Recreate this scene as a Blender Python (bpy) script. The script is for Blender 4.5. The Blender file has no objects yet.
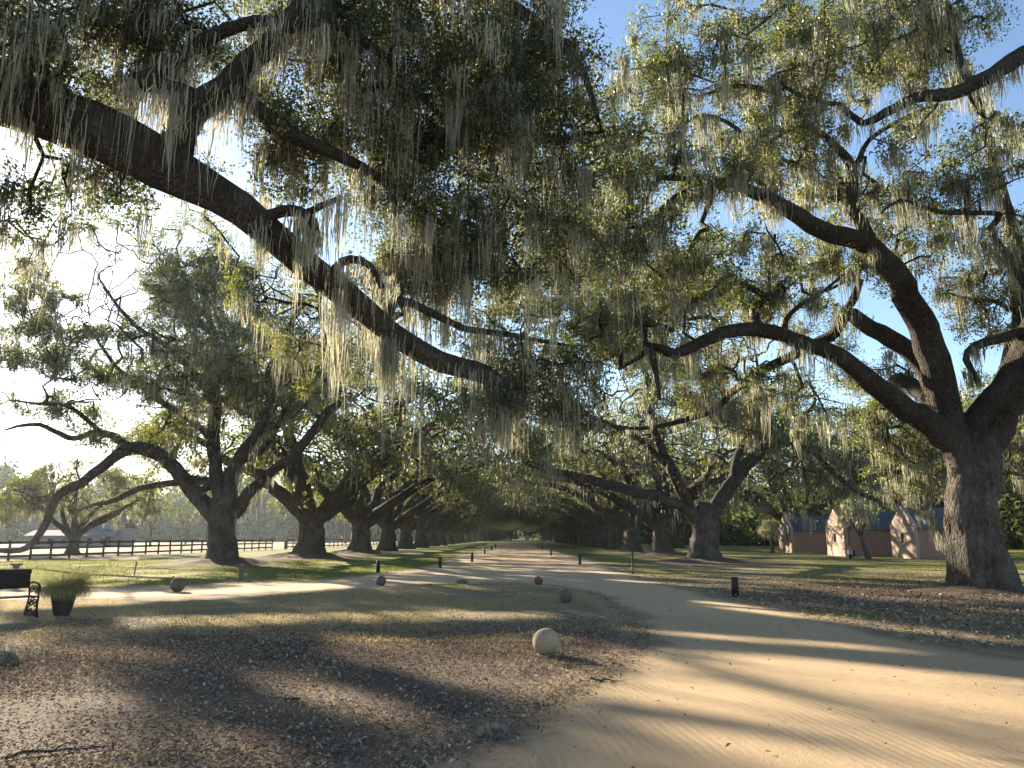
import bpy, math, numpy as np
from mathutils import Vector, Matrix, Euler
R = math.radians
S = bpy.context.scene
COL = S.collection

# ------------------------------------------------------------------ camera, sky, sun, exposure
FPX = 774.0; CAMH = 1.6
cam_d = bpy.data.cameras.new('camera'); cam = bpy.data.objects.new('camera', cam_d); COL.objects.link(cam)
cam_d.sensor_width = 36; cam_d.lens = 36*FPX/1024; cam_d.clip_end = 5000; cam_d.clip_start = 0.05
cam.location = (0, 0, CAMH); cam.rotation_euler = (R(90+11.2), 0, R(0.37)); S.camera = cam
SUN_AZ, SUN_EL = 36.5, 18.5        # degrees to the left of straight ahead, above the horizon
W = bpy.data.worlds.new('World'); S.world = W; W.use_nodes = True
wn = W.node_tree; bg = wn.nodes['Background']
sky = wn.nodes.new('ShaderNodeTexSky'); sky.sky_type = 'NISHITA'; sky.sun_disc = False
sky.sun_elevation = R(SUN_EL); sky.sun_rotation = R(360-SUN_AZ)
sky.air_density = 1.0; sky.dust_density = 0.25; sky.ozone_density = 2.0
wn.links.new(sky.outputs[0], bg.inputs[0]); bg.inputs[1].default_value = 0.054
sun_d = bpy.data.lights.new('sun', 'SUN'); sun_d.energy = 5.0; sun_d.angle = R(0.55); sun_d.color = (1, 0.86, 0.66)
sun = bpy.data.objects.new('sun', sun_d); COL.objects.link(sun)
sv = Vector((-math.sin(R(SUN_AZ))*math.cos(R(SUN_EL)), math.cos(R(SUN_AZ))*math.cos(R(SUN_EL)), math.sin(R(SUN_EL))))
sun.rotation_euler = sv.to_track_quat('Z', 'Y').to_euler()
S.view_settings.view_transform = 'Standard'; S.view_settings.look = 'None'
S.view_settings.exposure = 2.28; S.view_settings.gamma = 1; S.view_settings.use_curve_mapping = False
S.render.engine = 'CYCLES'
cy = S.cycles; cy.max_bounces = 6; cy.diffuse_bounces = 3; cy.glossy_bounces = 2; cy.transmission_bounces = 4
cy.volume_bounces = 1; cy.transparent_max_bounces = 8; cy.caustics_reflective = False; cy.caustics_refractive = False
cy.use_denoising = True; cy.sample_clamp_indirect = 5
try: cy.denoiser = 'OPENIMAGEDENOISE'; cy.denoising_prefilter = 'ACCURATE'
except Exception: pass

# ------------------------------------------------------------------ geometry helpers
CM = (Matrix.Translation(cam.location) @ cam.rotation_euler.to_matrix().to_4x4())
def ray(px, py):
    return (CM.to_3x3() @ Vector(((px-512)/FPX, (384-py)/FPX, -1)))
def P(px, py, Y):                      # the point seen at a pixel at depth Y (metres ahead)
    d = ray(px, py); t = Y/d.y; return np.array((d.x*t, Y, CAMH+d.z*t))
def G(px, py):                         # the ground point seen at a pixel
    d = ray(px, py); t = CAMH/-d.z; return np.array((d.x*t, d.y*t, 0.0))

def mesh_np(name, V, F, mats, smooth=False, fmat=None, attrs=None, cattr=None):
    """V (n,3), F (m,4) quads (or list of arrays of differing size)"""
    me = bpy.data.meshes.new(name)
    V = np.asarray(V, dtype=np.float32)
    Fs = F if isinstance(F, list) else [F]
    Fs = [np.asarray(f, dtype=np.int32) for f in Fs if len(f)]
    nl = sum(f.size for f in Fs); nf = sum(len(f) for f in Fs)
    me.vertices.add(len(V)); me.vertices.foreach_set('co', V.ravel())
    me.loops.add(nl); me.polygons.add(nf)
    me.loops.foreach_set('vertex_index', np.concatenate([f.ravel() for f in Fs]))
    tot = np.concatenate([np.full(len(f), f.shape[1], np.int32) for f in Fs])
    me.polygons.foreach_set('loop_start', np.concatenate([[0], np.cumsum(tot)[:-1]]).astype(np.int32))
    me.polygons.foreach_set('loop_total', tot)
    me.polygons.foreach_set('use_smooth', np.full(nf, smooth))
    for m in (mats if isinstance(mats, (list, tuple)) else [mats]): me.materials.append(m)
    if fmat is not None: me.polygons.foreach_set('material_index', np.asarray(fmat, np.int32))
    for k, a in (attrs or {}).items():
        at = me.attributes.new(k, 'FLOAT', 'POINT' if len(a) == len(V) else 'FACE'); at.data.foreach_set('value', np.asarray(a, np.float32))
    me.update(calc_edges=True); me.validate()
    return me
def link(name, me, parent=None, loc=None):
    o = bpy.data.objects.new(name, me); COL.objects.link(o)
    if parent is not None: o.parent = parent
    if loc is not None: o.location = loc
    return o
def tag(o, label=None, cat=None, group=None, kind=None):
    if label: o['label'] = label
    if cat: o['category'] = cat
    if group: o['group'] = group
    if kind: o['kind'] = kind
    return o
def thing(name, label, cat, loc=(0, 0, 0), rz=0, group=None):
    o = bpy.data.objects.new(name, None); COL.objects.link(o); o.empty_display_size = 0.1
    o.location = loc; o.rotation_euler = (0, 0, rz); return tag(o, label, cat, group)
def children(o): return [c for c in list(bpy.data.objects) if c.parent == o]
def dup(o, label, loc, rz=0, scale=(1, 1, 1), kids=None):
    r = o.copy(); COL.objects.link(r); r.location = loc; r.rotation_euler = (0, 0, rz); r.scale = scale; r['label'] = label
    for ch in (kids if kids is not None else children(o)):
        c = ch.copy(); COL.objects.link(c); c.parent = r
    return r
class MB:                              # collects boxes, tubes and lathes into one mesh
    def __init__(s): s.V = []; s.Q = []; s.n = 0
    def add(s, V, Q): s.V.append(np.asarray(V, float)); s.Q.append(np.asarray(Q, int)+s.n); s.n += len(V); return s
    def box(s, a, b, M=None, bev=0.0):
        a = np.array(a, float); b = np.array(b, float); c = (a+b)/2; h = (b-a)/2
        v = np.array([(x, y, z) for x in (-1, 1) for y in (-1, 1) for z in (-1, 1)])*h+c
        if M is not None: v = np.array([M @ Vector(p) for p in v])
        return s.add(v, [(0, 1, 3, 2), (4, 6, 7, 5), (0, 4, 5, 1), (2, 3, 7, 6), (0, 2, 6, 4), (1, 5, 7, 3)])
    def tube(s, pts, rad, n=8, cap=True, rough=0, seed=0):
        V, Q = tube(np.array(pts, float), np.broadcast_to(np.array(rad, float), (len(pts),)), n, rough, seed)
        s.add(V, Q)
        return s
    def lathe(s, prof, n=24, c=(0, 0, 0)):
        prof = np.array(prof, float); a = np.linspace(0, 2*np.pi, n, endpoint=False)
        V = np.array([(r*math.cos(t)+c[0], r*math.sin(t)+c[1], z+c[2]) for r, z in prof for t in a])
        Q = [(i*n+j, i*n+(j+1) % n, (i+1)*n+(j+1) % n, (i+1)*n+j) for i in range(len(prof)-1) for j in range(n)]
        return s.add(V, Q)
    def build(s, name, mat, parent=None, smooth=False):
        return link(name, mesh_np(name, np.concatenate(s.V), np.concatenate(s.Q), mat, smooth), parent)
def tube(P_, r, n=8, rough=0.0, seed=0, lobes=None):
    m = len(P_); T = np.gradient(P_, axis=0); T /= np.linalg.norm(T, axis=1)[:, None]+1e-9
    N = np.zeros_like(P_); u = np.cross(T[0], (0.31, 0.17, 0.93))
    if np.linalg.norm(u) < .1: u = np.cross(T[0], (1, 0, 0))
    for i in range(m):
        u = u-T[i]*np.dot(u, T[i]); u /= np.linalg.norm(u)+1e-9; N[i] = u
    B = np.cross(T, N); a = np.linspace(0, 2*np.pi, n, endpoint=False)
    rr = np.repeat(r[:, None], n, 1)
    if rough:
        g = np.random.default_rng(seed); ph = g.uniform(0, 6.28, 5)
        s = np.cumsum(np.linalg.norm(np.diff(P_, axis=0, prepend=P_[:1]), axis=1))[:, None]
        rr = rr*(1+rough*(np.sin(2*a+ph[0]+s*.35)+.8*np.sin(3*a+ph[1]-s*.5)+.5*np.sin(5*a+ph[2]+s*.2)+.7*np.sin(s*1.7+ph[3])*np.sin(a+ph[4]))
                 + rough*.35*g.standard_normal((m, n)))
    V = P_[:, None]+rr[..., None]*(np.cos(a)[None, :, None]*N[:, None]+np.sin(a)[None, :, None]*B[:, None])
    i = np.arange(m-1)[:, None]*n; j = np.arange(n)[None]; k = (j+1) % n
    Q = np.stack([i+j, i+k, i+n+k, i+n+j], -1).reshape(-1, 4)
    V = np.concatenate([V.reshape(-1, 3), P_[-1:], P_[:1]])
    e = (m-1)*n; jj = np.arange(n)
    capq = np.stack([e+jj, e+(jj+1) % n, np.full(n, m*n), np.full(n, m*n)], -1)[::1]
    capq = np.array([(e+q, e+(q+1) % n, e+(q+2) % n, m*n) for q in range(0, n, 2)]) if n % 2 == 0 else np.zeros((0, 4), int)
    return V, np.concatenate([Q, capq]) if len(capq) else Q

# ------------------------------------------------------------------ materials
def new_mat(name):
    m = bpy.data.materials.new(name); m.use_nodes = True; nt = m.node_tree
    for n in list(nt.nodes): nt.nodes.remove(n)
    return m, nt, nt.nodes.new('ShaderNodeOutputMaterial')
def N(nt, t, **kw):
    n = nt.nodes.new('ShaderNode'+t)
    for k, v in kw.items():
        if k in n.inputs.keys() if isinstance(k, str) else False: n.inputs[k].default_value = v
        else: setattr(n, k, v)
    return n
def noise(nt, scale, detail=4, rough=.6, vec=None, dist=0):
    n = nt.nodes.new('ShaderNodeTexNoise'); n.inputs['Scale'].default_value = scale; n.inputs['Detail'].default_value = detail
    n.inputs['Roughness'].default_value = rough; n.inputs['Distortion'].default_value = dist
    if vec is not None: nt.links.new(vec, n.inputs['Vector'])
    return n.outputs['Fac']
def ramp(nt, fac, stops):
    n = nt.nodes.new('ShaderNodeValToRGB'); cr = n.color_ramp
    while len(cr.elements) < len(stops): cr.elements.new(.5)
    for e, (p, c) in zip(cr.elements, stops):
        e.position = p; e.color = (*c, 1) if len(c) == 3 else c
    nt.links.new(fac, n.inputs[0]); return n.outputs[0]
def mixc(nt, fac, a, b, mode='MIX'):
    n = nt.nodes.new('ShaderNodeMix'); n.data_type = 'RGBA'; n.blend_type = mode
    for s, v in ((0, fac), (6, a), (7, b)):
        if isinstance(v, (int, float)): n.inputs[s].default_value = v
        elif isinstance(v, tuple): n.inputs[s].default_value = (*v, 1)
        else: nt.links.new(v, n.inputs[s])
    return n.outputs[2]
def math_(nt, op, a, b=None, c=None, clamp=False):
    n = nt.nodes.new('ShaderNodeMath'); n.operation = op; n.use_clamp = clamp
    for i, v in enumerate((a, b, c)):
        if v is None: continue
        if isinstance(v, (int, float)): n.inputs[i].default_value = v
        else: nt.links.new(v, n.inputs[i])
    return n.outputs[0]
def coords(nt, scale=(1, 1, 1), kind='Position', rz=0):
    if kind == 'Position': o = nt.nodes.new('ShaderNodeNewGeometry').outputs['Position']
    else: o = nt.nodes.new('ShaderNodeTexCoord').outputs[kind]
    mp = nt.nodes.new('ShaderNodeMapping'); mp.inputs['Scale'].default_value = scale; mp.inputs['Rotation'].default_value = (0, 0, rz)
    nt.links.new(o, mp.inputs[0]); return mp.outputs[0]
def attr(nt, name):
    n = nt.nodes.new('ShaderNodeAttribute'); n.attribute_name = name; return n.outputs['Fac']
def bump(nt, h, strength=.5, dist=.05):
    b = nt.nodes.new('ShaderNodeBump'); b.inputs['Strength'].default_value = strength; b.inputs['Distance'].default_value = dist
    nt.links.new(h, b.inputs['Height']); return b.outputs[0]
def principled(nt, out, col, rough=.8, normal=None, metal=0, spec=.3):
    p = nt.nodes.new('ShaderNodeBsdfPrincipled')
    if isinstance(col, tuple): p.inputs['Base Color'].default_value = (*col, 1)
    else: nt.links.new(col, p.inputs['Base Color'])
    if isinstance(rough, (int, float)): p.inputs['Roughness'].default_value = rough
    else: nt.links.new(rough, p.inputs['Roughness'])
    p.inputs['Metallic'].default_value = metal; p.inputs['Specular IOR Level'].default_value = spec
    if normal is not None: nt.links.new(normal, p.inputs['Normal'])
    nt.links.new(p.outputs[0], out.inputs[0]); return p
def simple_mat(name, c1, c2, sc=6, rough=.7, b=.3, metal=0, spec=.3, bd=.02):
    m, nt, out = new_mat(name); v = coords(nt, kind='Object')
    f = noise(nt, sc, 5, .65, v); g = noise(nt, sc*6, 3, .6, v)
    col = mixc(nt, math_(nt, 'MULTIPLY_ADD', g, .4, math_(nt, 'MULTIPLY', f, .6)), c1, c2)
    principled(nt, out, col, rough, bump(nt, math_(nt, 'ADD', f, g), b, bd), metal, spec); return m
def leafy(name, stops, tr_gain, tr=.4, gloss=.08):
    m, nt, out = new_mat(name)
    c = ramp(nt, attr(nt, 'tone'), stops)
    d = nt.nodes.new('ShaderNodeBsdfDiffuse'); nt.links.new(c, d.inputs[0])
    t = nt.nodes.new('ShaderNodeBsdfTranslucent'); nt.links.new(mixc(nt, 1.0, c, tr_gain, 'MULTIPLY'), t.inputs[0])
    mx = nt.nodes.new('ShaderNodeMixShader'); mx.inputs[0].default_value = tr
    nt.links.new(d.outputs[0], mx.inputs[1]); nt.links.new(t.outputs[0], mx.inputs[2]); last = mx
    if gloss:
        g = nt.nodes.new('ShaderNodeBsdfGlossy'); g.inputs['Roughness'].default_value = .38; g.inputs[0].default_value = (.9, .95, 1, 1)
        m2 = nt.nodes.new('ShaderNodeMixShader'); m2.inputs[0].default_value = gloss
        nt.links.new(mx.outputs[0], m2.inputs[1]); nt.links.new(g.outputs[0], m2.inputs[2]); last = m2
    nt.links.new(last.outputs[0], out.inputs[0]); return m
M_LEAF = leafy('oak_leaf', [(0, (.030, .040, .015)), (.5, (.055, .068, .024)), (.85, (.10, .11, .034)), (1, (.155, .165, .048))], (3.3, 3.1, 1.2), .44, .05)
M_FAR = leafy('far_foliage', [(0, (.035, .05, .022)), (.5, (.06, .078, .035)), (1, (.12, .13, .06))], (2.0, 2.0, 1.3), .35, 0)
M_MOSS = leafy('spanish_moss', [(0, (.19, .19, .15)), (.5, (.32, .32, .25)), (1, (.48, .47, .37))], (1.15, 1.12, 1.0), .42, 0)
M_GRASS = leafy('grass_blade', [(0, (.08, .12, .025)), (.4, (.16, .20, .04)), (.7, (.29, .255, .12)), (1, (.42, .35, .22))], (1.4, 1.35, 1.0), .4, 0)
M_REED = leafy('reed_blade', [(0, (.13, .15, .055)), (.5, (.30, .30, .13)), (1, (.52, .46, .27))], (1.3, 1.3, 1.0), .35, 0)
M_LITTER = leafy('leaf_litter', [(0, (.08, .062, .048)), (.45, (.21, .16, .12)), (.8, (.38, .30, .225)), (1, (.56, .48, .38))], (.8, .7, .5), .15, 0)
def bark_mat(name, k, lich):
    m, nt, out = new_mat(name); v = coords(nt, (1, 1, .28), 'Object'); v2 = coords(nt, (1, 1, 1), 'Object')
    big = noise(nt, 1.3, 4, .6, v2); f = noise(nt, 9, 6, .72, v, .6); g = noise(nt, 38, 3, .6, v2)
    vo = nt.nodes.new('ShaderNodeTexVoronoi'); vo.feature = 'DISTANCE_TO_EDGE'; vo.inputs['Scale'].default_value = 13; nt.links.new(v, vo.inputs[0])
    plates = math_(nt, 'MINIMUM', vo.outputs[0], .22)
    c = ramp(nt, f, [(.25, (.04*k, .029*k, .022*k)), (.5, (.125*k, .10*k, .08*k)), (.75, (.28*k, .245*k, .205*k))])
    c = mixc(nt, math_(nt, 'MULTIPLY', ramp(nt, big, [(.42, (0, 0, 0)), (.62, (1, 1, 1))]), math_(nt, 'MULTIPLY', f, lich)), c, (.27, .25, .21))      # lichen grey
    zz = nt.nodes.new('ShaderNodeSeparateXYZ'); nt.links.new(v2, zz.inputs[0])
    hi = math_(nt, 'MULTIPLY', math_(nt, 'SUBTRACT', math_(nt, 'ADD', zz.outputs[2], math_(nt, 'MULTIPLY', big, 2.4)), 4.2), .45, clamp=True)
    c = mixc(nt, math_(nt, 'MULTIPLY', hi, .62), c, (.03, .022, .017))        # bark darker with height, on the limbs above the bole
    nz = nt.nodes.new('ShaderNodeSeparateXYZ'); nt.links.new(nt.nodes.new('ShaderNodeNewGeometry').outputs['Normal'], nz.inputs[0])
    top = math_(nt, 'MULTIPLY', math_(nt, 'SUBTRACT', nz.outputs[2], .15, clamp=True), math_(nt, 'MULTIPLY', g, 1.3), clamp=True)
    c = mixc(nt, top, c, (.06, .07, .03))                                                                               # resurrection fern and moss on upper sides
    h = math_(nt, 'ADD', math_(nt, 'MULTIPLY', plates, 3), math_(nt, 'ADD', f, math_(nt, 'MULTIPLY', g, .4)))
    principled(nt, out, c, .92, bump(nt, h, 1, .16), spec=.15); return m
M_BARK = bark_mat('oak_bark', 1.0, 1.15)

# ------------------------------------------------------------------ vegetation generators
def smooth_path(pts, rad, step=.45, jit=.0, rng=None):
    pts = np.array(pts, float); rad = np.array(rad, float)
    Pp = np.vstack([2*pts[0]-pts[1], pts, 2*pts[-1]-pts[-2]]); out = []; ro = []
    for i in range(len(pts)-1):
        p0, p1, p2, p3 = Pp[i:i+4]; k = max(2, int(np.ceil(np.linalg.norm(p2-p1)/step)))
        for t in np.arange(k)/k:
            out.append(.5*((2*p1)+(-p0+p2)*t+(2*p0-5*p1+4*p2-p3)*t*t+(-p0+3*p1-3*p2+p3)*t**3)); ro.append(rad[i]*(1-t)+rad[i+1]*t)
    out.append(pts[-1]); ro.append(rad[-1]); out = np.array(out); ro = np.array(ro)
    if jit and rng is not None:
        nz = rng.standard_normal(out.shape)*jit; nz = (nz+np.roll(nz, 1, 0)+np.roll(nz, -1, 0))/2; nz[0] = 0; nz[-1] = 0; out = out+nz*np.minimum(ro, .4)[:, None]
    return out, ro
def leaves_np(C, n_per, spread, size, rng, sprigs=6, flat=.6, tone=0.0, aspect=.45):
    """clumps at C -> leaf quads laid along short random sprigs"""
    m = len(C); S_ = m*sprigs; per = max(1, int(round(n_per/sprigs)))
    d = rng.standard_normal((S_, 3)); d[:, 2] = d[:, 2]*flat; d /= np.linalg.norm(d, axis=1)[:, None]
    ln = rng.uniform(.35, 1.25, S_)*np.repeat(np.broadcast_to(spread, (m,)), sprigs)
    base = np.repeat(C, sprigs, 0)+rng.standard_normal((S_, 3))*np.repeat(np.broadcast_to(spread, (m,)), sprigs)[:, None]*.22
    t = rng.uniform(.15, 1, (S_, per)); t = np.sqrt(t)
    pos = base[:, None]+d[:, None]*(ln[:, None]*t)[..., None]+rng.standard_normal((S_, per, 3))*size*.75
    pos[..., 2] -= (ln[:, None]*t)**2*.15
    pos = pos.reshape(-1, 3); n = len(pos)
    ax = np.repeat(d, per, 0)*.7+rng.standard_normal((n, 3))*.75; ax /= np.linalg.norm(ax, axis=1)[:, None]
    up = rng.standard_normal((n, 3))*.75; up[:, 2] += .75
    sd = np.cross(ax, up); sd /= np.linalg.norm(sd, axis=1)[:, None]+1e-9; nn = np.cross(sd, ax)
    L = (size*rng.uniform(.6, 1.3, n))[:, None]; Wd = L*aspect
    v0 = pos-ax*L*.5; v2 = pos+ax*L*.5; v1 = pos+sd*Wd*.5-ax*L*.05+nn*L*.08; v3 = pos-sd*Wd*.5-ax*L*.05+nn*L*.08
    V = np.stack([v0, v1, v2, v3], 1).reshape(-1, 3); F = np.arange(4*n).reshape(-1, 4)
    tn = np.repeat(rng.uniform(.0, .75, m), sprigs*per)*.75+rng.uniform(0, .35, n)+tone
    return V, F, np.clip(tn, 0, 1)
def moss_np(H, L, rng, k=10, spread=.12, width=.018, seg=5, tone=0.0):
    """bundles of hanging strands at H with length L"""
    m = len(H); s = m*k
    base = np.repeat(H, k, 0)+np.concatenate([rng.standard_normal((s, 2))*np.repeat(np.broadcast_to(spread, (m,))*rng.uniform(.35, 1.5, m), k)[:, None], rng.uniform(-.05, .05, (s, 1))], 1)
    ln = np.repeat(L, k)*rng.uniform(.25, 1.05, s)*rng.uniform(.6, 1, s)
    cen = np.repeat(H, k, 0)
    yaw = rng.uniform(0, np.pi, s); dx = np.cos(yaw); dy = np.sin(yaw)
    ph = rng.uniform(0, 6.28, (s, 2)); amp = .003+.03*rng.uniform(0, 1, s)**3
    t = np.linspace(0, 1, seg+1)
    cx = base[:, None, 0]+(cen[:, None, 0]-base[:, None, 0])*.15*t+amp[:, None]*np.sin(t*5+ph[:, :1])*(1+ln[:, None])+rng.standard_normal((s, seg+1))*width*.35
    cyy = base[:, None, 1]+(cen[:, None, 1]-base[:, None, 1])*.15*t+amp[:, None]*np.sin(t*6+ph[:, 1:])*(1+ln[:, None])
    cz = base[:, None, 2]-ln[:, None]*t
    w = width*(np.interp(t, [0, .15, .6, 1], [.5, 1.1, .85, .08]))[None]*rng.uniform(.45, 1.6, (s, seg+1))*rng.uniform(.6, 1.3, (s, 1))
    A = np.stack([cx-dx[:, None]*w, cyy-dy[:, None]*w, cz], -1); B = np.stack([cx+dx[:, None]*w, cyy+dy[:, None]*w, cz], -1)
    V = np.stack([A, B], 2).reshape(-1, 3)
    b = (np.arange(s)*(seg+1)*2)[:, None]+(np.arange(seg)*2)[None]
    F = np.stack([b, b+1, b+3, b+2], -1).reshape(-1, 4)
    tn = np.repeat(np.clip(np.repeat(rng.uniform(0, .8, m), k)+rng.uniform(-.1, .3, s)+tone, 0, 1), seg)
    return V, F, tn

class Oak:
    def __init__(s, seed): s.rng = np.random.default_rng(seed); s.pos = []; s.par = []; s.rad = []; s.fix = []; s.limbs = []; s.tips = []; s.seed = seed; s.rs = 1.0
    def limb(s, pts, rad, root=False, step=.45, jit=.17, name='limb'):
        pts = [np.array(p, float) for p in pts]; rad = [q*s.rs for q in rad]
        par = -1
        if not root:                    # start on the nearest node already there
            A = np.array(s.pos); d = np.linalg.norm(A-pts[0], axis=1); par = int(np.argmin(d)); 
            if d[par] > .02: pts = [A[par]]+pts; rad = [rad[0]]+list(rad)
        p, r = smooth_path(pts, rad, step, jit, s.rng)
        i0 = 0 if root else 1
        for q, w in zip(p[i0:], r[i0:]):
            s.pos.append(q); s.par.append(par); s.rad.append(w); s.fix.append(True); par = len(s.pos)-1
        s.limbs.append((name, p, r)); return s
    def grow(s, A, step=.6, wig=.16, arch=.10, minr=0.0, zpen=1.0):
        rng = s.rng; A = np.asarray(A, float)
        base = np.array(s.pos); d0 = np.array([np.min(np.linalg.norm(base-a, axis=1)) for a in A])
        pos = np.zeros((len(s.pos)+len(A)*40, 3)); n = len(s.pos); pos[:n] = base
        ok = np.ones(len(pos), bool); zs = base[:, 2]; 
        # keep twigs off the bare bole
        bole = np.array([f and (r > .55) for f, r in zip(s.fix, s.rad)]); ok[:n][bole] = False
        for i in np.argsort(d0+rng.uniform(0, .8, len(A))):
            a = A[i]; v = pos[:n]-a; d = np.sqrt(v[:, 0]**2+v[:, 1]**2+(v[:, 2]*zpen)**2); d = np.where(ok[:n], d, 1e9); j = int(np.argmin(d))
            if d[j] < .15: s.tips.append(j); continue
            b = pos[j].copy(); D = np.linalg.norm(a-b); k = max(1, int(np.ceil(D/step))); t = np.arange(1, k+1)/k
            off = rng.standard_normal((k, 3)); off = np.cumsum(off, 0)/np.sqrt(k) if k > 1 else off
            path = b+(a-b)*t[:, None]+off*(wig*D*np.sin(np.pi*t))[:, None]; path[:, 2] += arch*D*np.sin(np.pi*t)
            par = j
            for q in path:
                if n >= len(pos): break
                pos[n] = q; s.pos.append(q); s.par.append(par); s.rad.append(0); s.fix.append(False); par = n; n += 1
            s.tips.append(par)
        return s
    def finish(s, r0=.014, e=2.25, sides=5, min_r=0.0):
        n = len(s.pos); pos = np.array(s.pos); par = np.array(s.par); acc = np.zeros(n); kids = [[] for _ in range(n)]
        for i in range(n-1, -1, -1):
            if par[i] >= 0: kids[par[i]].append(i)
        r = np.array(s.rad)
        for i in range(n-1, -1, -1):
            if not s.fix[i]:
                r[i] = (acc[i]+r0**e)**(1/e)
            if par[i] >= 0 and not s.fix[i]: acc[par[i]] += r[i]**e
        for i in range(n):
            if not s.fix[i] and par[i] >= 0: r[i] = min(r[i], r[par[i]]*(.75 if s.fix[par[i]] else .97)) if r[par[i]] > 0 else r[i]
        s.r = r; s.P_ = pos; s.parr = par
        V = []; Q = []; off = 0; rng = s.rng
        done = set()
        for i in range(n):
            if s.fix[i]: continue
            if s.fix[par[i]] or i in s._starts(kids, r, par):
                ch = [par[i], i]; c = i
                while True:
                    ks = [k for k in kids[c] if not s.fix[k]]
                    if not ks: break
                    c = max(ks, key=lambda k: r[k]); ch.append(c)
                rr = np.array([r[q] for q in ch]); rr[0] = rr[1]; rr[-1] *= .4
                if rr.max() < min_r: continue
                nn = 8 if rr.max() > .09 else (6 if rr.max() > .04 else 4)
                nn = min(nn, sides) if sides < 8 else nn
                v, q = tube(pos[ch], rr, max(4, nn), .05 if nn > 5 else 0, i); V.append(v); Q.append(q+off); off += len(v)
        s.tw = (np.concatenate(V), np.concatenate(Q)) if V else (np.zeros((0, 3)), np.zeros((0, 4), int))
        return s
    def _starts(s, kids, r, par):
        if not hasattr(s, '_st'):
            st = set()
            for i, ks in enumerate(kids):
                k2 = [k for k in ks if not s.fix[k]]
                if not s.fix[i] and len(k2) > 1:
                    b = max(k2, key=lambda k: r[k]); st.update(k for k in k2 if k != b)
            s._st = st
        return s._st
    def fine(s, rmax=.06): return np.array([i for i in range(len(s.pos)) if not s.fix[i] and s.r[i] < rmax])
    def tipsP(s): return s.P_[np.array(s.tips)]
def limb_mesh(p, r, sides=20, rough=.05, seed=0, base_flare=False):
    rr = r.copy()
    V, Q = tube(p, rr, sides, rough, seed)
    if base_flare:                       # buttress roots at the foot of the trunk
        m = len(p); c = np.repeat(p, sides, 0); z = V[:m*sides, 2]-p[0, 2]; a = np.arctan2(V[:m*sides, 1]-c[:, 1], V[:m*sides, 0]-c[:, 0])
        g = np.random.default_rng(seed); ph = g.uniform(0, 6.28, 3)
        k = np.exp(-np.maximum(z, 0)/.45)*(.10+.11*np.sin(5*a+ph[0])+.07*np.sin(8*a+ph[1])+.05*np.sin(3*a+ph[2])) + .025*np.sin(9*a+ph[1]+.3*z)+.02*np.sin(14*a+ph[2])
        V[:m*sides, :2] += (V[:m*sides, :2]-c[:, :2])*k[:, None]
    return V, Q
def thin(V, F, t, o, rng, fn):
    """cut foliage away so the low sun reaches the chosen lit bands and targets"""
    c = V.reshape(-1, 4, 3).mean(1)+o if len(V) == 4*len(F) else V[F].mean(1)+o
    return_k = ~(shades_lit_area(c, fn) & (rng.uniform(0, 1, len(c)) < .985)); return F[return_k], np.asarray(t)[return_k]
def shades_lit_area(c, fn):
    s_ = np.array(sv); g = c-s_*(c[:, 2]/sv.z)[:, None]; m = fn(g[:, :2])
    for T, r in TARGETS:
        d = c-np.array(T); al = d@s_; m |= (al > r) & (np.linalg.norm(d-al[:, None]*s_, axis=1) < r)
    return m
def build_oak(oak, root, leaf, moss, leaf_pts, moss_pts, moss_len, split=True, gaps=None, tint=None):
    """leaf, moss: dicts of options; makes trunk / limb / branches / crown / spanish_moss under root; coordinates relative to root"""
    o = np.array(root.location)
    parts = []
    Vs, Qs, off = [], [], 0
    for k, (nm, p, r) in enumerate(oak.limbs):
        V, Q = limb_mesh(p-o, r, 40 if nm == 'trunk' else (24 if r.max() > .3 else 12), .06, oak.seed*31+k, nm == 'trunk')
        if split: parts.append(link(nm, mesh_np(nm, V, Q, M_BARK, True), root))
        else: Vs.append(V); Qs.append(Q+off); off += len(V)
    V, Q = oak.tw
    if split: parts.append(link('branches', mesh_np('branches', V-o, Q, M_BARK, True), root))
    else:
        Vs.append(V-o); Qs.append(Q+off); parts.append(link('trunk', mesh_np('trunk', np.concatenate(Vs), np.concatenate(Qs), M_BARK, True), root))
    V, F, t = leaves_np(leaf_pts-o, rng=oak.rng, **leaf)
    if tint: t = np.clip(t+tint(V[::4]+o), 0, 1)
    if gaps: F, t = thin(V, F, t, o, oak.rng, gaps)
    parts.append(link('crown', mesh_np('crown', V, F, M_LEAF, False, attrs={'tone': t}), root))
    if len(moss_pts):
        V, F, t = moss_np(moss_pts-o, moss_len, oak.rng, **moss)
        if gaps: F, t = thin(V, F, t, o, oak.rng, gaps)
        parts.append(link('spanish_moss', mesh_np('spanish_moss', V, F, M_MOSS, False, attrs={'tone': t}), root))
    return parts
def blob(rng, c, rad, n, shell=.35):
    d = rng.standard_normal((n, 3)); d /= np.linalg.norm(d, axis=1)[:, None]; k = rng.uniform(shell, 1, n)**.6
    return np.array(c)+d*k[:, None]*np.array(rad)
def pblob(rng, lst):
    """(px, py, depth, half width px, half height px, half depth m, n): a volume of crown round the point seen there"""
    out = []
    for px, py, Y, hw, hh, hd, n in lst:
        c = P(px, py, Y); s_ = Y/FPX; out.append(blob(rng, c, (hw*s_, hd, hh*s_), n, 0))
    return np.concatenate(out)

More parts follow.
